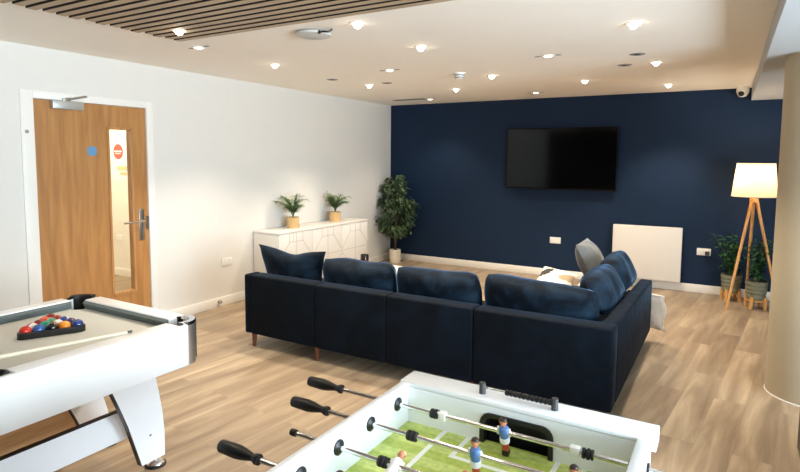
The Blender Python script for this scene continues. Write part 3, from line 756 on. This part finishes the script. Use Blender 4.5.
# patterned cushion: cream with leaf prints as thin raised patches
pc = pillow_mb(0.29, 0.34, 0.12, 0.0, 0.06, 8)
for k, f in enumerate(pc.f):
    c = sum((Vector(pc.v[i]) for i in f), Vector())/4
    for (ex, ez, ra, rb, an, mi) in ((-0.09, 0.06, 0.085, 0.034, 0.9, 1), (0.10, 0.07, 0.08, 0.04, 0.5, 2), (0.0, -0.10, 0.10, 0.035, 0.2, 1), (-0.15, -0.1, 0.06, 0.03, 1.2, 2), (0.14, -0.09, 0.07, 0.03, 1.2, 1)):
        dx, dz = c.x-ex, c.z-ez; p = dx*math.cos(an)+dz*math.sin(an); q = -dx*math.sin(an)+dz*math.cos(an)
        if (p/ra)**2+(q/rb)**2 < 1: pc.m[k] = mi
cushion('scatter_cushion', 'cream scatter cushion with dark leaf print beside the grey one', place(pc, (3.475, -3.14, 0.595), 0.2, -1.05, 0.3), [M['cream'], M['leafprint'], M['tanprint']])
# white throw over the end of the chaise
tb = MB(); nu, nv = 22, 20
path = [(-2.52, 0.468), (-2.45, 0.470), (-2.41, 0.468), (-2.38, 0.43), (-2.365, 0.33), (-2.35, 0.22), (-2.325, 0.11)]
for i in range(nu+1):
    for j in range(nv+1):
        u = i/nu; s_ = j/nv*(len(path)-1); a = min(int(s_), len(path)-2); fr = s_-a
        yy = path[a][0]+(path[a+1][0]-path[a][0])*fr; zz = path[a][1]+(path[a+1][1]-path[a][1])*fr
        drop = max(0, (j/nv-0.45)); x = 3.53+0.42*u+u*0.29*min(1, max(0, (j/nv-0.36)/0.14))
        wv = (math.sin(u*23+1.0)*0.024+math.sin(u*41)*0.01)*drop*2
        tb.v.append((x+0.016*math.sin(zz*26)*min(1, drop*4)+0.02*drop, yy+wv+0.02*drop, zz+0.012*math.sin(u*9)*drop))
for i in range(nu):
    for j in range(nv):
        q = i*(nv+1)+j; tb.f.append((q, q+nv+1, q+nv+2, q+1)); tb.m.append(0)
th = tb.build('throw_blanket', M['throw'])
sm = th.modifiers.new('thick', 'SOLIDIFY'); sm.thickness = 0.014; sm.offset = 1
tag(recenter(th), 'white fleece throw hanging over the far right end of the sofa', 'blanket')

# coffee table behind the sofa with a dark candle jar
t = thing('coffee_table', 'low white-topped coffee table mostly hidden behind the sofa cushions', 'table', (1.45, -2.62, 0))
b = MB(); b.lathe([(0, 0.370), (0.33, 0.370), (0.345, 0.380), (0.345, 0.395), (0.335, 0.400), (0, 0.400)], (1.45, -2.62, 0), 48); b.build('tabletop', M['side_white'], t)
for k in range(3):
    an = 2*PI*k/3+0.4; b = MB(); b.cyl((1.45+math.cos(an)*0.30, -2.62+math.sin(an)*0.30, 0), (1.45+math.cos(an)*0.22, -2.62+math.sin(an)*0.22, 0.371), 0.014, 0.02, 12); b.build('leg', M['beech'], t)
t = thing('candle_jar', 'dark glass candle jar standing up behind the sofa cushions', 'candle', (1.27, -2.62, 0.400))
b = MB(); b.lathe([(0, 0), (0.042, 0), (0.045, 0.01), (0.045, 0.15), (0.042, 0.155), (0.039, 0.15), (0.039, 0.02), (0, 0.02)], (1.27, -2.62, 0.400), 28); b.build('jar', M['candleglass'], t)
b = MB(); b.lathe([(0.0455, 0.06), (0.0463, 0.06), (0.0463, 0.10), (0.0455, 0.10)], (1.27, -2.62, 0.400), 28); b.build('label_band', M['brass'], t)
b = MB(); b.cyl((1.27, -2.62, 0.421), (1.27, -2.62, 0.515), 0.0385, seg=20); b.build('wax', M['cream'], t)

# ------------------------------------------------------------------ pool table
PX0, PX1, PY1, PY0, PZ = 1.455, 2.455, -5.800, -7.58, 0.80
t = pool = thing('pool_table', 'white pool table with grey cloth at the left', 'pool table', ((PX0+PX1)/2, (PY0+PY1)/2, 0))
RW = 0.095; CN = 0.016; BZ = 0.752
ix0, ix1, iy0, iy1 = PX0+RW, PX1-RW, PY0+RW, PY1-RW
ym = (PY0+PY1)/2
def bed_outline():
    out = []
    for sx, sy in ((1, 1), (-1, 1), (-1, -1), (1, -1)):
        c = Vector((PX1-0.092 if sx > 0 else PX0+0.092, PY1-0.092 if sy > 0 else PY0+0.092))
        ex, ey = (PX1-0.03 if sx > 0 else PX0+0.03), (PY1-0.03 if sy > 0 else PY0+0.03)
        a0 = math.atan2(-sy, -sx); arc = [c+Vector((math.cos(a0+t), math.sin(a0+t)))*0.068 for t in (-1.57, -1.0, -0.5, 0, 0.5, 1.0, 1.57)]
        A_ = Vector((ex, arc[0].y if abs(arc[0].x-ex) < abs(arc[-1].x-ex) else arc[-1].y)); 
        seq = arc if (arc[0].x-c.x)*sx > (arc[-1].x-c.x)*sx else arc[::-1]
        side = [Vector((ex, seq[0].y))]+seq+[Vector((seq[-1].x, ey))]
        out += side if sx*sy > 0 else side[::-1]
    return [(v.x, v.y) for v in out]
b = MB(); b.prism(bed_outline(), 'z', BZ-0.03, BZ); b.build('cloth_bed', M['cloth'], pool, smooth=False)
AZ0 = 0.592
G_ = 0.140   # pocket gap at rail ends
ym = (PY0+PY1)/2
def rail(x0, x1, y0, y1):
    b = MB(); b.box(x0, x1, y0, y1, AZ0, PZ, 0.009, 3) if False else b.box(x0, x1, y0, y1, BZ-0.02, PZ, 0.009, 3); return b.build('rail', M['gamewhite'], pool)
rails = [(PX0+G_, PX1-G_, iy1, PY1), (PX0+G_, PX1-G_, PY0, iy0),
         (PX0, ix0, ym+0.05, PY1-G_), (PX0, ix0, PY0+G_, ym-0.05), (ix1, PX1, ym+0.05, PY1-G_), (ix1, PX1, PY0+G_, ym-0.05)]
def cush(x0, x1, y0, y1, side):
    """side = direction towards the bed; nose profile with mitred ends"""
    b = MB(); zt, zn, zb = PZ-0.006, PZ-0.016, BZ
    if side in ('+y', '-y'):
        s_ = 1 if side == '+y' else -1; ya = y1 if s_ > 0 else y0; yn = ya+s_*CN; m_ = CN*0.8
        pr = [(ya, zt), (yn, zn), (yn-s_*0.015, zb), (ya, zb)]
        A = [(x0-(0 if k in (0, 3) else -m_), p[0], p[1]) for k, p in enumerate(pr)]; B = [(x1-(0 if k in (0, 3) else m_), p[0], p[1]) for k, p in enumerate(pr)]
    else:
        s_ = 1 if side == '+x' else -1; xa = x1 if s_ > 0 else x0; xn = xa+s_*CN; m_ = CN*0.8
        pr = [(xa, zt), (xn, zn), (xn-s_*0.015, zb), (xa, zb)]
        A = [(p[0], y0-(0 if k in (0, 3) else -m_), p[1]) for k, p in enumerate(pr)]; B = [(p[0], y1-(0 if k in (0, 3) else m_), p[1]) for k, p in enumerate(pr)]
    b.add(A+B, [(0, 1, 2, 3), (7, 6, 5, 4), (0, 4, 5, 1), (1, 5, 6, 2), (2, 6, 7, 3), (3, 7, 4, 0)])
    tag(b.build('cushion', M['clothshade'], pool, smooth=False), 'cushion cloth with its shade put into the grey')
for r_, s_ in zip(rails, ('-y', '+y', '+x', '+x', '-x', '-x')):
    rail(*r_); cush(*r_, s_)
# apron boards
def apron(x0, x1, y0, y1):
    b = MB(); b.box(x0, x1, y0, y1, AZ0, PZ-0.010, 0.002); b.build('apron', M['gamewhite'], pool)
CG = 0.092
apron(PX1-0.028, PX1+0.0005, PY0+CG, PY1-CG); apron(PX0-0.0005, PX0+0.028, PY0+CG, PY1-CG)
apron(PX0+CG, PX1-CG, PY1-0.028, PY1+0.0005); apron(PX0+CG, PX1-CG, PY0-0.0005, PY0+0.028)
b = MB(); b.box(PX0+0.03, PX1-0.03, PY0+0.03, PY1-0.03, AZ0+0.06, AZ0+0.075); b.build('underboard', M['rawboard'], pool, smooth=False)
# corner pockets: black liner, chrome cap, chrome guard, black bumper strip
for sx, sy, px, py in ((1, 1, PX1, PY1), (-1, 1, PX0, PY1), (1, -1, PX1, PY0), (-1, -1, PX0, PY0)):
    c = Vector((px-sx*0.092, py-sy*0.092, 0)); cap = sx > 0
    def arc(r, a0, a1, n=14): return [(c.x+sx*math.cos(a0+(a1-a0)*k/n)*r, c.y+sy*math.sin(a0+(a1-a0)*k/n)*r) for k in range(n+1)]
    # black liner wall open towards the bed, and pocket bottom
    b = MB(); a0, a1 = -1.25, PI/2+1.25
    b.prism(arc(0.076, a0, a1, 22)+arc(0.068, a0, a1, 22)[::-1], 'z', BZ-0.06, PZ-0.002)
    b.cyl(c+Vector((0, 0, BZ-0.062)), c+Vector((0, 0, BZ-0.055)), 0.070, seg=28)
    pk = tag(b.build('corner_pocket', M['black'], pool), 'black pocket liner')
    b = MB(); b.prism(arc(0.092, 0, PI/2)+arc(0.062, -0.45, PI/2+0.45)[::-1], 'z', PZ-0.012, PZ+0.004)
    if sx > 0: tag(b.build('corner_cap', M['chrome'], pk), 'chrome corner cap')
    else: b.build('corner_cap', M['black'], pk)
    b = MB(); b.prism(arc(0.091, 0, PI/2)+arc(0.078, 0, PI/2)[::-1], 'z', AZ0, PZ-0.012)
    tag(b.build('corner_guard', M['satin'], pk), 'chrome corner guard')
    b = MB(); am = 1.12
    b.prism(arc(0.0965, am-0.09, am+0.09, 4)+arc(0.089, am-0.09, am+0.09, 4)[::-1], 'z', AZ0+0.01, PZ+0.003); b.build('bumper_strip', M['black'], pk)
for sx, px in ((1, PX1), (-1, PX0)):
    b = MB(); c = Vector((px-sx*0.070, ym, 0))
    b.lathe([(0.032, BZ+0.001), (0.048, BZ+0.001), (0.048, PZ+0.001), (0.040, PZ+0.002), (0.032, PZ-0.012)], c, 24); b.f = b.f[:-2]; b.m = b.m[:-2]
    b.cyl(c+Vector((0, 0, BZ-0.05)), c+Vector((0, 0, BZ+0.002)), 0.040, seg=24); b.build('side_pocket', M['black'], pool)
    b = MB(); b.box(*(sorted((px-sx*0.03, px-sx*0.002))), ym-0.05, ym+0.05, BZ-0.02, PZ, 0.004); b.build('pocket_plate', M['gamewhite'], pool)
# legs: tapered slabs leaning outwards, with black inner edges
def pleg(sx, sy):
    def X(x): return (PX0+PX1)/2+sx*(x-(PX0+PX1)/2)
    def Y(y): return (PY0+PY1)/2+sy*(y-(PY0+PY1)/2)
    zs = [0.05, 0.18, 0.30, 0.42, 0.52, 0.60]
    outer = [-5.853, -5.862, -5.885, -5.92, -5.955, -5.99]; inner = [-5.985, -6.03, -6.075, -6.13, -6.18, -6.225]
    xo = [2.20, 2.215, 2.235, 2.26, 2.285, 2.305]
    b = MB()
    V = []
    for z, yo, yi, x in zip(zs, outer, inner, xo):
        V += [(X(x), Y(yo), z), (X(x), Y(yi), z), (X(x-0.03), Y(yi), z), (X(x-0.03), Y(yo), z)]
    F = []
    for k in range(5):
        a = 4*k
        for q in range(4): F.append((a+q, a+(q+1) % 4, a+4+(q+1) % 4, a+4+q))
    F += [(0, 3, 2, 1), (20, 21, 22, 23)]
    b.add(V, F); lg = b.build('leg', M['gamewhite'], pool, smooth=False)
    b = MB(); V = []
    for z, yi, x in zip(zs, inner, xo):
        V += [(X(x+0.0005), Y(yi), z), (X(x+0.0005), Y(yi-0.004), z), (X(x-0.031), Y(yi-0.004), z), (X(x-0.031), Y(yi), z)]
    b.add(V, F); tag(b.build('edge_strip', M['black'], lg, smooth=False), 'black edge strip')
    b = MB()
    fx, fy = 2.165, -5.885
    b.lathe([(0, 0), (0.046, 0), (0.048, 0.006), (0.044, 0.016), (0.030, 0.024), (0.016, 0.028), (0.014, 0.052), (0, 0.052)], (X(fx), Y(fy), 0), 28)
    lv = tag(b.build('levelling_foot', M['chrome'], lg), 'chrome levelling foot')
    b = MB(); b.lathe([(0.044, 0.0), (0.052, 0.0), (0.052, 0.010), (0.044, 0.014)], (X(fx), Y(fy), 0), 28); b.f = b.f[:-2]; b.m = b.m[:-2]; b.build('rubber_ring', M['black'], lv)
    b = MB()
    for k in (1, 4):
        yy = (outer[k]+inner[k])/2; b.cyl((X(xo[k]+0.0), Y(yy), zs[k]+0.02), (X(xo[k]+0.004), Y(yy), zs[k]+0.02), 0.006, seg=10)
    b.build('bolt_head', M['darkgrey'], lg)
for sx, sy in ((1, 1), (-1, 1), (1, -1), (-1, -1)): pleg(sx, sy)
b = MB(); b.box(2.115, 2.140, PY0+0.20, PY1-0.17, 0.195, 0.345, 0.003); st_ = b.build('stretcher', M['gamewhite'], pool)
b = MB(); b.box(2.113, 2.142, PY0+0.20, PY1-0.17, 0.345, 0.350); tag(b.build('top_edge', M['black'], st_, smooth=False), 'black top edge')
b = MB(); b.box(1.60, 1.625, PY0+0.25, -5.975, 0.09, 0.60, 0.002); tag(b.build('side_board', M['rawboard'], pool), 'raw wood inner side board')
# cue
cue = thing('pool_cue', 'pale pool cue resting over the near rail of the pool table', 'cue', (2.2, -6.4, 0.79))
A = Vector((2.375, -6.13, 0.8095)); Bd = Vector((1.875, -7.385, 0.7685)); dd = (Bd-A).normalized()
b = MB(); b.cyl(A+dd*0.02, A+dd*1.35, 0.0058, 0.0135, 14); b.build('shaft', M['cue'], cue)
b = MB(); b.cyl(A, A+dd*0.02, 0.0056, 0.0058, 14); tag(b.build('tip', M['darkgrey'], cue), 'dark cue tip')
# rack and balls
RX, RY = 1.88, -6.22; side_ = 0.300; hgt = side_*math.sqrt(3)/2; RTH = math.radians(-26)
def turn(u, v): return Vector((RX+u*math.cos(RTH)-v*math.sin(RTH), RY+u*math.sin(RTH)+v*math.cos(RTH)))
P = [turn(hgt/3, -side_/2), turn(hgt/3, side_/2), turn(-hgt*2/3, 0)]
rack = MB(); cen = (P[0]+P[1]+P[2])/3
def rounded(sc_, rr):
    out = []
    Q = [cen+(p-cen)*sc_ for p in P]
    for k in range(3):
        p = Q[k]; a = (Q[k-1]-p).normalized(); c_ = (Q[(k+1) % 3]-p).normalized(); bis = (a+c_).normalized(); ctr = p+bis*(rr/math.sin(PI/6))
        a0 = math.atan2(*(-( (a+bis*0) )).yx)
        n1 = Vector((a.y, -a.x)); n1 = n1 if n1.dot(bis) < 0 else -n1
        n2 = Vector((c_.y, -c_.x)); n2 = n2 if n2.dot(bis) < 0 else -n2
        for i in range(6):
            v = (n1*(1-i/5)+n2*(i/5)).normalized(); out.append(ctr+v*rr)
    return out
o_, i_ = rounded(1.0+0.06, 0.028), rounded(0.94, 0.022)
n = len(o_); zz0, zz1 = BZ+0.0005, BZ+0.030
vs = [(p.x, p.y, z) for ring in (o_, i_) for z in (zz0, zz1) for p in ring]
fs = []
for k in range(n):
    j = (k+1) % n
    fs += [(k, j, n+j, n+k), (2*n+k, 2*n+j, 3*n+j, 3*n+k), (n+k, n+j, 3*n+j, 3*n+k), (k, j, 2*n+j, 2*n+k)]
rack.add(vs, fs); tag(recenter(rack.build('ball_rack', M['black'])), 'black triangular ball rack on the grey pool table cloth', 'ball rack')
cols = [('red', (206, 50, 34), 0), ('white and red', (206, 50, 34), 1), ('blue', (52, 92, 150), 0), ('black', (26, 26, 28), 0), ('orange', (240, 140, 30), 0),
        ('maroon', (140, 40, 34), 0), ('green', (20, 140, 106), 0), ('white and green', (90, 160, 120), 1), ('white and orange', (240, 140, 30), 1),
        ('red-orange', (224, 84, 40), 0), ('white and maroon', (150, 50, 40), 1), ('purple', (70, 56, 110), 0), ('brown-red', (166, 58, 40), 0), ('dark blue', (40, 60, 120), 0), ('white and blue', (52, 78, 150), 1)]
rowpos = []
BR = 0.0262
stp = 2*BR*1.01
for r_ in range(5):
    nb_ = 5-r_
    for q in range(nb_):
        _p = turn(hgt/3-0.045-r_*stp*0.866, (q-(nb_-1)/2)*stp); rowpos.append((_p.x, _p.y))
order = [0, 2, 3, 4, 13, 1, 6, 8, 11, 5, 7, 14, 9, 12, 10]
near = ['in the near row of the rack', 'in the second row of the rack', 'in the middle row of the rack', 'in the far pair of the rack', 'at the far point of the rack']
mwhite = mat('ivory_ball', (240, 234, 222), 0.12, coat=0.5)
for k, (x, y) in enumerate(rowpos):
    cname, cc, stripe = cols[order[k]]; row = 0 if k < 5 else 1 if k < 9 else 2 if k < 12 else 3 if k < 14 else 4
    bm = bmesh.new(); bmesh.ops.create_uvsphere(bm, u_segments=24, v_segments=16, radius=BR)
    rm = Matrix.Rotation(k*1.3, 3, 'X') @ Matrix.Rotation(k*0.8+0.4, 3, 'Y')
    idxs = []
    for f in bm.faces:
        c = f.calc_center_median(); idxs.append(1 if (stripe and abs(c.z) > BR*0.55) else 0)
    for v in bm.verts: v.co = rm @ v.co+Vector((x, y, BZ+BR+0.001))
    b = MB(); b.bm(bm); b.m = idxs
    cm = mat('ball_'+cname.replace(' ', '_'), cc, 0.12, coat=0.5)
    ob = recenter(b.build('pool_ball', [cm, mwhite])); tag(ob, ('solid ' if not stripe else 'striped ')+cname+' pool ball '+near[row], 'pool ball', 'racked pool balls')

# ------------------------------------------------------------------ table football
FX0, FX1, FY1, FZ = 3.782, 4.538, -6.035, 0.88
FY0 = -7.22
foos = thing('football_table', 'white table football game in the foreground', 'football table', ((FX0+FX1)/2, (FY0+FY1)/2, 0))
IX0, IX1 = FX0+0.028, FX1-0.045; IYF = FY1-0.098; FB = 0.750
b = MB(); b.box(FX0, FX0+0.028, FY0+0.09, FY1-0.08, 0.60, FZ-0.004, 0.004); b.build('side_wall', M['gamewhite'], foos)
b = MB(); b.box(FX1-0.045, FX1-0.012, FY0+0.09, FY1-0.08, 0.60, FZ-0.004, 0.004); b.build('side_wall', M['gamewhite'], foos)
# far end: goal opening in inner board
GX0, GX1, GZ_ = 4.068, 4.268, 0.836
b = MB()
b.box(FX0-0.004, FX1, FY1-0.098, FY1, FZ-0.016, FZ, 0.004, 3); b.box(FX0-0.003, FX1-0.001, FY1-0.076, FY1-0.001, FZ-0.042, FZ-0.014)
b.build('end_rail', M['gamewhite'], foos)
b = MB()
b.box(FX0+0.01, FX1-0.02, FY1-0.03, FY1-0.012, 0.60, FZ-0.043)
b.box(IX0, GX0, IYF+0.0015, IYF+0.018, 0.60, FZ-0.0165); b.box(GX1, IX1, IYF+0.0015, IYF+0.018, 0.60, FZ-0.0165); b.box(GX0, GX1, IYF+0.0015, IYF+0.018, GZ_, FZ-0.0165); b.box(GX0, GX1, IYF+0.0015, IYF+0.018, 0.60, FB-0.013)
b.build('end_wall', M['gamewhite'], foos, smooth=False)
def rr_path(x0, x1, z0, z1, r):
    pts = [(x0, z0)]
    for k in range(7): a = PI-(PI/2)*k/6; pts.append((x0+r+math.cos(a)*r, z1-r+math.sin(a)*r))
    for k in range(7): a = PI/2-(PI/2)*k/6; pts.append((x1-r+math.cos(a)*r, z1-r+math.sin(a)*r))
    pts.append((x1, z0)); return pts
b = MB(); o_ = rr_path(GX0-0.010, GX1+0.010, FB, GZ_+0.008, 0.034); i_ = rr_path(GX0+0.004, GX1-0.004, FB, GZ_-0.005, 0.026)
m_ = len(o_)
for k in range(m_-1):
    b.add([(o_[k][0], IYF-0.004, o_[k][1]), (o_[k+1][0], IYF-0.004, o_[k+1][1]), (i_[k+1][0], IYF-0.004, i_[k+1][1]), (i_[k][0], IYF-0.004, i_[k][1]),
           (o_[k][0], IYF+0.01, o_[k][1]), (o_[k+1][0], IYF+0.01, o_[k+1][1]), (i_[k+1][0], IYF+0.02, i_[k+1][1]), (i_[k][0], IYF+0.02, i_[k][1])],
          [(0, 1, 2, 3), (0, 4, 5, 1), (3, 2, 6, 7)])
gs = b.build('goal_surround', M['black'], foos)
b = MB(); b.box(GX0-0.005, GX1+0.005, IYF+0.018, FY1-0.031, FB, GZ_+0.006); b.f = [f for i, f in enumerate(b.f)]
# open box: back and sides only
b = MB(); b.box(GX0-0.008, GX1+0.008, FY1-0.034, FY1-0.031, 0.62, GZ_+0.01); b.box(GX0-0.008, GX0-0.004, IYF+0.018, FY1-0.034, 0.62, GZ_+0.01); b.box(GX1+0.004, GX1+0.008, IYF+0.018, FY1-0.034, 0.62, GZ_+0.01); b.box(GX0-0.008, GX1+0.008, IYF+0.018, FY1-0.034, GZ_+0.006, GZ_+0.01); b.box(GX0-0.008, GX1+0.008, IYF+0.018, FY1-0.034, 0.62, 0.625)
b.build('goal_box', M['rubber'], gs, smooth=False)
b = MB(); b.box(IX0-0.01, IX1+0.01, FY0+0.1, IYF+0.017, FB-0.012, FB); pf = tag(b.build('pitch', M['turf'], foos, smooth=False), 'striped green pitch board')
ln = MB(); zl = FB+0.0008
def fl(x0, x1, y0, y1): ln.box(x0, x1, y0, y1, FB-0.001, zl)
xc = 4.158
fl(xc-0.221, xc-0.207, -6.42, IYF); fl(xc+0.199, xc+0.213, -6.42, IYF); fl(xc-0.221, xc+0.213, -6.434, -6.42)
fl(xc-0.142, xc-0.128, -6.25, IYF); fl(xc+0.128, xc+0.142, -6.25, IYF); fl(xc-0.142, xc+0.142, -6.264, -6.25)
fl(IX0, IX1, -6.62, -6.61); fl(xc-0.006, xc+0.006, -6.345, -6.335)
for k in range(24):
    a0, a1 = 2*PI*k/24, 2*PI*(k+1)/24; r0, r1 = 0.105, 0.115
    ln.add([(xc+math.cos(a)*r, -6.615+math.sin(a)*r, zl) for a, r in ((a0, r0), (a1, r0), (a1, r1), (a0, r1))], [(0, 1, 2, 3)])
ln.build('pitch_line', M['line'], pf, smooth=False)
# scoring counters: two posts, a rod and beads
ZT = FZ
for x in (4.047, 4.268):
    b = MB(); b.cyl((x, FY1-0.055, ZT-0.002), (x, FY1-0.055, ZT+0.034), 0.0105, 0.0095, 16); b.build('counter_post', M['darkgrey'], foos)
b = MB(); b.cyl((4.047, FY1-0.055, ZT+0.019), (4.268, FY1-0.055, ZT+0.019), 0.0018, seg=8); b.build('counter_rod', M['steel'], foos)
for k in range(11):
    x = 4.254-k*0.0128; b = MB(); b.lathe([(0.0022, -0.0055), (0.008, -0.0052), (0.0095, 0), (0.008, 0.0052), (0.0022, 0.0055)], (x, FY1-0.055, ZT+0.019), 14, 'x'); b.build('score_bead', M['black'], foos)
# legs
for x in (FX0+0.06, FX1-0.07):
    for y in (FY0+0.15, FY1-0.12):
        b = MB(); b.box(x-0.04, x+0.04, y-0.04, y+0.04, 0, 0.60, 0.005); b.build('leg', M['gamewhite'], foos)
b = MB(); b.box(FX0+0.002, FX1-0.014, FY0, FY0+0.1, 0.60, FZ, 0.005); b.build('end_rail', M['gamewhite'], foos)
b = MB(); b.box(FX0+0.02, FX1-0.03, FY0+0.1, FY1-0.03, 0.60, 0.61); b.build('base_board', M['gamewhite'], foos)
def figure(x, y, z, kind, rod, rot=0.0):
    """little footballer clamped on the rod, one mesh, several paints"""
    hair = M['hair'] if kind == 'blue' else M['blond']; shirt = M['jersey'] if kind == 'blue' else M['kitwhite']
    b = MB()
    b.mi = 0; b.sphere((x, y, z+0.040), 0.0125, 12, 10, (0.92, 1, 1.15)); b.cyl((x, y, z+0.018), (x, y, z+0.032), 0.0062, seg=10)
    b.sphere((x, y-0.0125, z+0.039), 0.0028, 6, 6)                                  # nose
    for s_ in (-1, 1): b.sphere((x+s_*0.0115, y, z+0.040), 0.003, 6, 6)
    b.mi = 1; b.sphere((x, y+0.002, z+0.0465), 0.0125, 12, 8, (1, 1, 0.72))
    b.mi = 2
    b.lathe([(0.006, 0.024), (0.0135, 0.021), (0.0175, 0.012), (0.0165, -0.006), (0.014, -0.020)], (x, y, z), 16)
    b.mi = 3
    for s_ in (-1, 1): b.cyl((x+s_*0.0165, y, z+0.016), (x+s_*0.0195, y-0.002, z-0.010), 0.0062, 0.0052, 10)
    b.lathe([(0.014, -0.018), (0.0165, -0.022), (0.0165, -0.038), (0.012, -0.040)], (x, y, z), 16)
    b.mi = 4; b.box(x-0.011, x+0.011, y-0.007, y+0.007, z-0.074, z-0.038, 0.002)
    b.mi = 5; b.box(x-0.0115, x+0.0115, y-0.012, y+0.012, z-0.092, z-0.073, 0.003)
    Mx = Matrix.Translation((x, y, z)) @ Matrix.Rotation(rot, 4, 'X') @ Matrix.Scale(0.86, 4) @ Matrix.Translation((-x, -y, -z))
    if True:
        b.v = [tuple(Mx @ Vector(v)) for v in b.v]
    o = b.build('player_figure', [M['skin'], hair, shirt, M['kitwhite'], M['redsock'], M['black']], rod)
    tag(o, 'blue-shirted dark-haired player' if kind == 'blue' else 'white-shirted blond player')
RZ = 0.832
def rod(y, left_out, handle, figs, kind, bumps, collars=(), rot=0.0, right_out=0.06):
    b = MB(); xl = FX0-left_out; b.cyl((xl, y, RZ), (FX1+right_out, y, RZ), 0.0065, seg=14)
    r_ = tag(b.build('playing_rod', M['chrome'], foos), 'chrome rod carrying players')
    b = MB()
    if handle:
        # octagonal grip
        b.lathe([(0.0, -0.115), (0.0155, -0.115), (0.0175, -0.110), (0.0190, -0.055), (0.0165, -0.035), (0.0100, -0.005), (0.0100, 0.003), (0.0150, 0.014), (0.0145, 0.022), (0.0, 0.022)], (xl+0.045, y, RZ), 10, 'x'); b.build('grip', M['black'], r_)
    else:
        b.lathe([(0, -0.006), (0.0095, -0.006), (0.0105, 0), (0.0095, 0.012), (0, 0.012)], (xl, y, RZ), 14, 'x'); b.build('end_cap', M['black'], r_)
    b = MB(); b.lathe([(0, -0.006), (0.0095, -0.006), (0.0105, 0), (0.0095, 0.012), (0, 0.012)], (FX1+right_out, y, RZ), 14, 'x'); b.build('end_cap', M['black'], r_)
    for x in bumps:
        b = MB(); b.lathe([(0.0066, -0.014), (0.0135, -0.014), (0.0145, -0.008), (0.0105, -0.005), (0.0145, -0.002), (0.0145, 0.004), (0.0105, 0.007), (0.0140, 0.010), (0.0130, 0.014), (0.0066, 0.014)], (x, y, RZ), 18, 'x'); b.build('bumper', M['rubber'], r_)
    for x in collars:
        b = MB(); b.box(x-0.013, x+0.013, y-0.0105, y+0.0105, RZ-0.0125, RZ+0.0125, 0.003); b.cyl((x, y-0.0112, RZ), (x, y-0.0095, RZ), 0.003, seg=8); b.build('collar', M['whitep'], r_)
    for x in figs: figure(x, y, RZ, kind, r_, rot)
    for x, sgn in ((FX0+0.028, 1), (FX1-0.045, -1)):
        b = MB(); b.lathe([(0.008, 0), (0.021, 0), (0.021, sgn*0.004), (0.014, sgn*0.008), (0.008, sgn*0.010)], (x, y, RZ), 20, 'x'); b.build('bearing', M['black'], foos)
    b = MB(); b.cyl((FX0-0.004, y, RZ), (FX0, y, RZ), 0.017, seg=18); b.build('bearing', M['black'], foos)
    b = MB(); b.cyl((FX1-0.012, y, RZ), (FX1-0.007, y, RZ), 0.017, seg=18); b.build('bearing', M['black'], foos)
rod(-6.199, 0.252, True, [4.157], 'blue', [3.942, 4.385], [3.964, 4.352], 0.3)
rod(-6.352, 0.192, True, [4.135, 4.385], 'blue', [3.948, 4.43], [], 0.15)
rod(-6.506, 0.128, False, [3.985, 4.16, 4.335], 'white', [3.952, 4.38], [], -1.2)
rod(-6.660, 0.172, True, [3.93, 4.045, 4.16, 4.275, 4.39], 'blue', [3.875, 4.44], [], 0.1)
rod(-6.78, 0.140, False, [3.93, 4.16, 4.39], 'white', [3.89, 4.43], [], -0.4)

# dark cabinet corner at the lower right edge
t = thing('floor_cabinet', 'black cabinet base just entering the frame at lower right', 'cabinet', (5.30, -4.45, 0))
b = MB(); b.box(5.065, 5.52, -4.95, -3.965, 0.02, 0.62, 0.006); b.build('body', M['black'], t)
b = MB(); b.box(5.05, 5.53, -4.96, -3.955, 0.62, 0.645, 0.004); b.build('top', M['black'], t)
for x, y in ((5.10, -3.99), (5.49, -3.99), (5.10, -4.92), (5.49, -4.92)):
    b = MB(); b.cyl((x, y, 0), (x, y, 0.021), 0.018, seg=12); b.build('foot', M['rubber'], t)
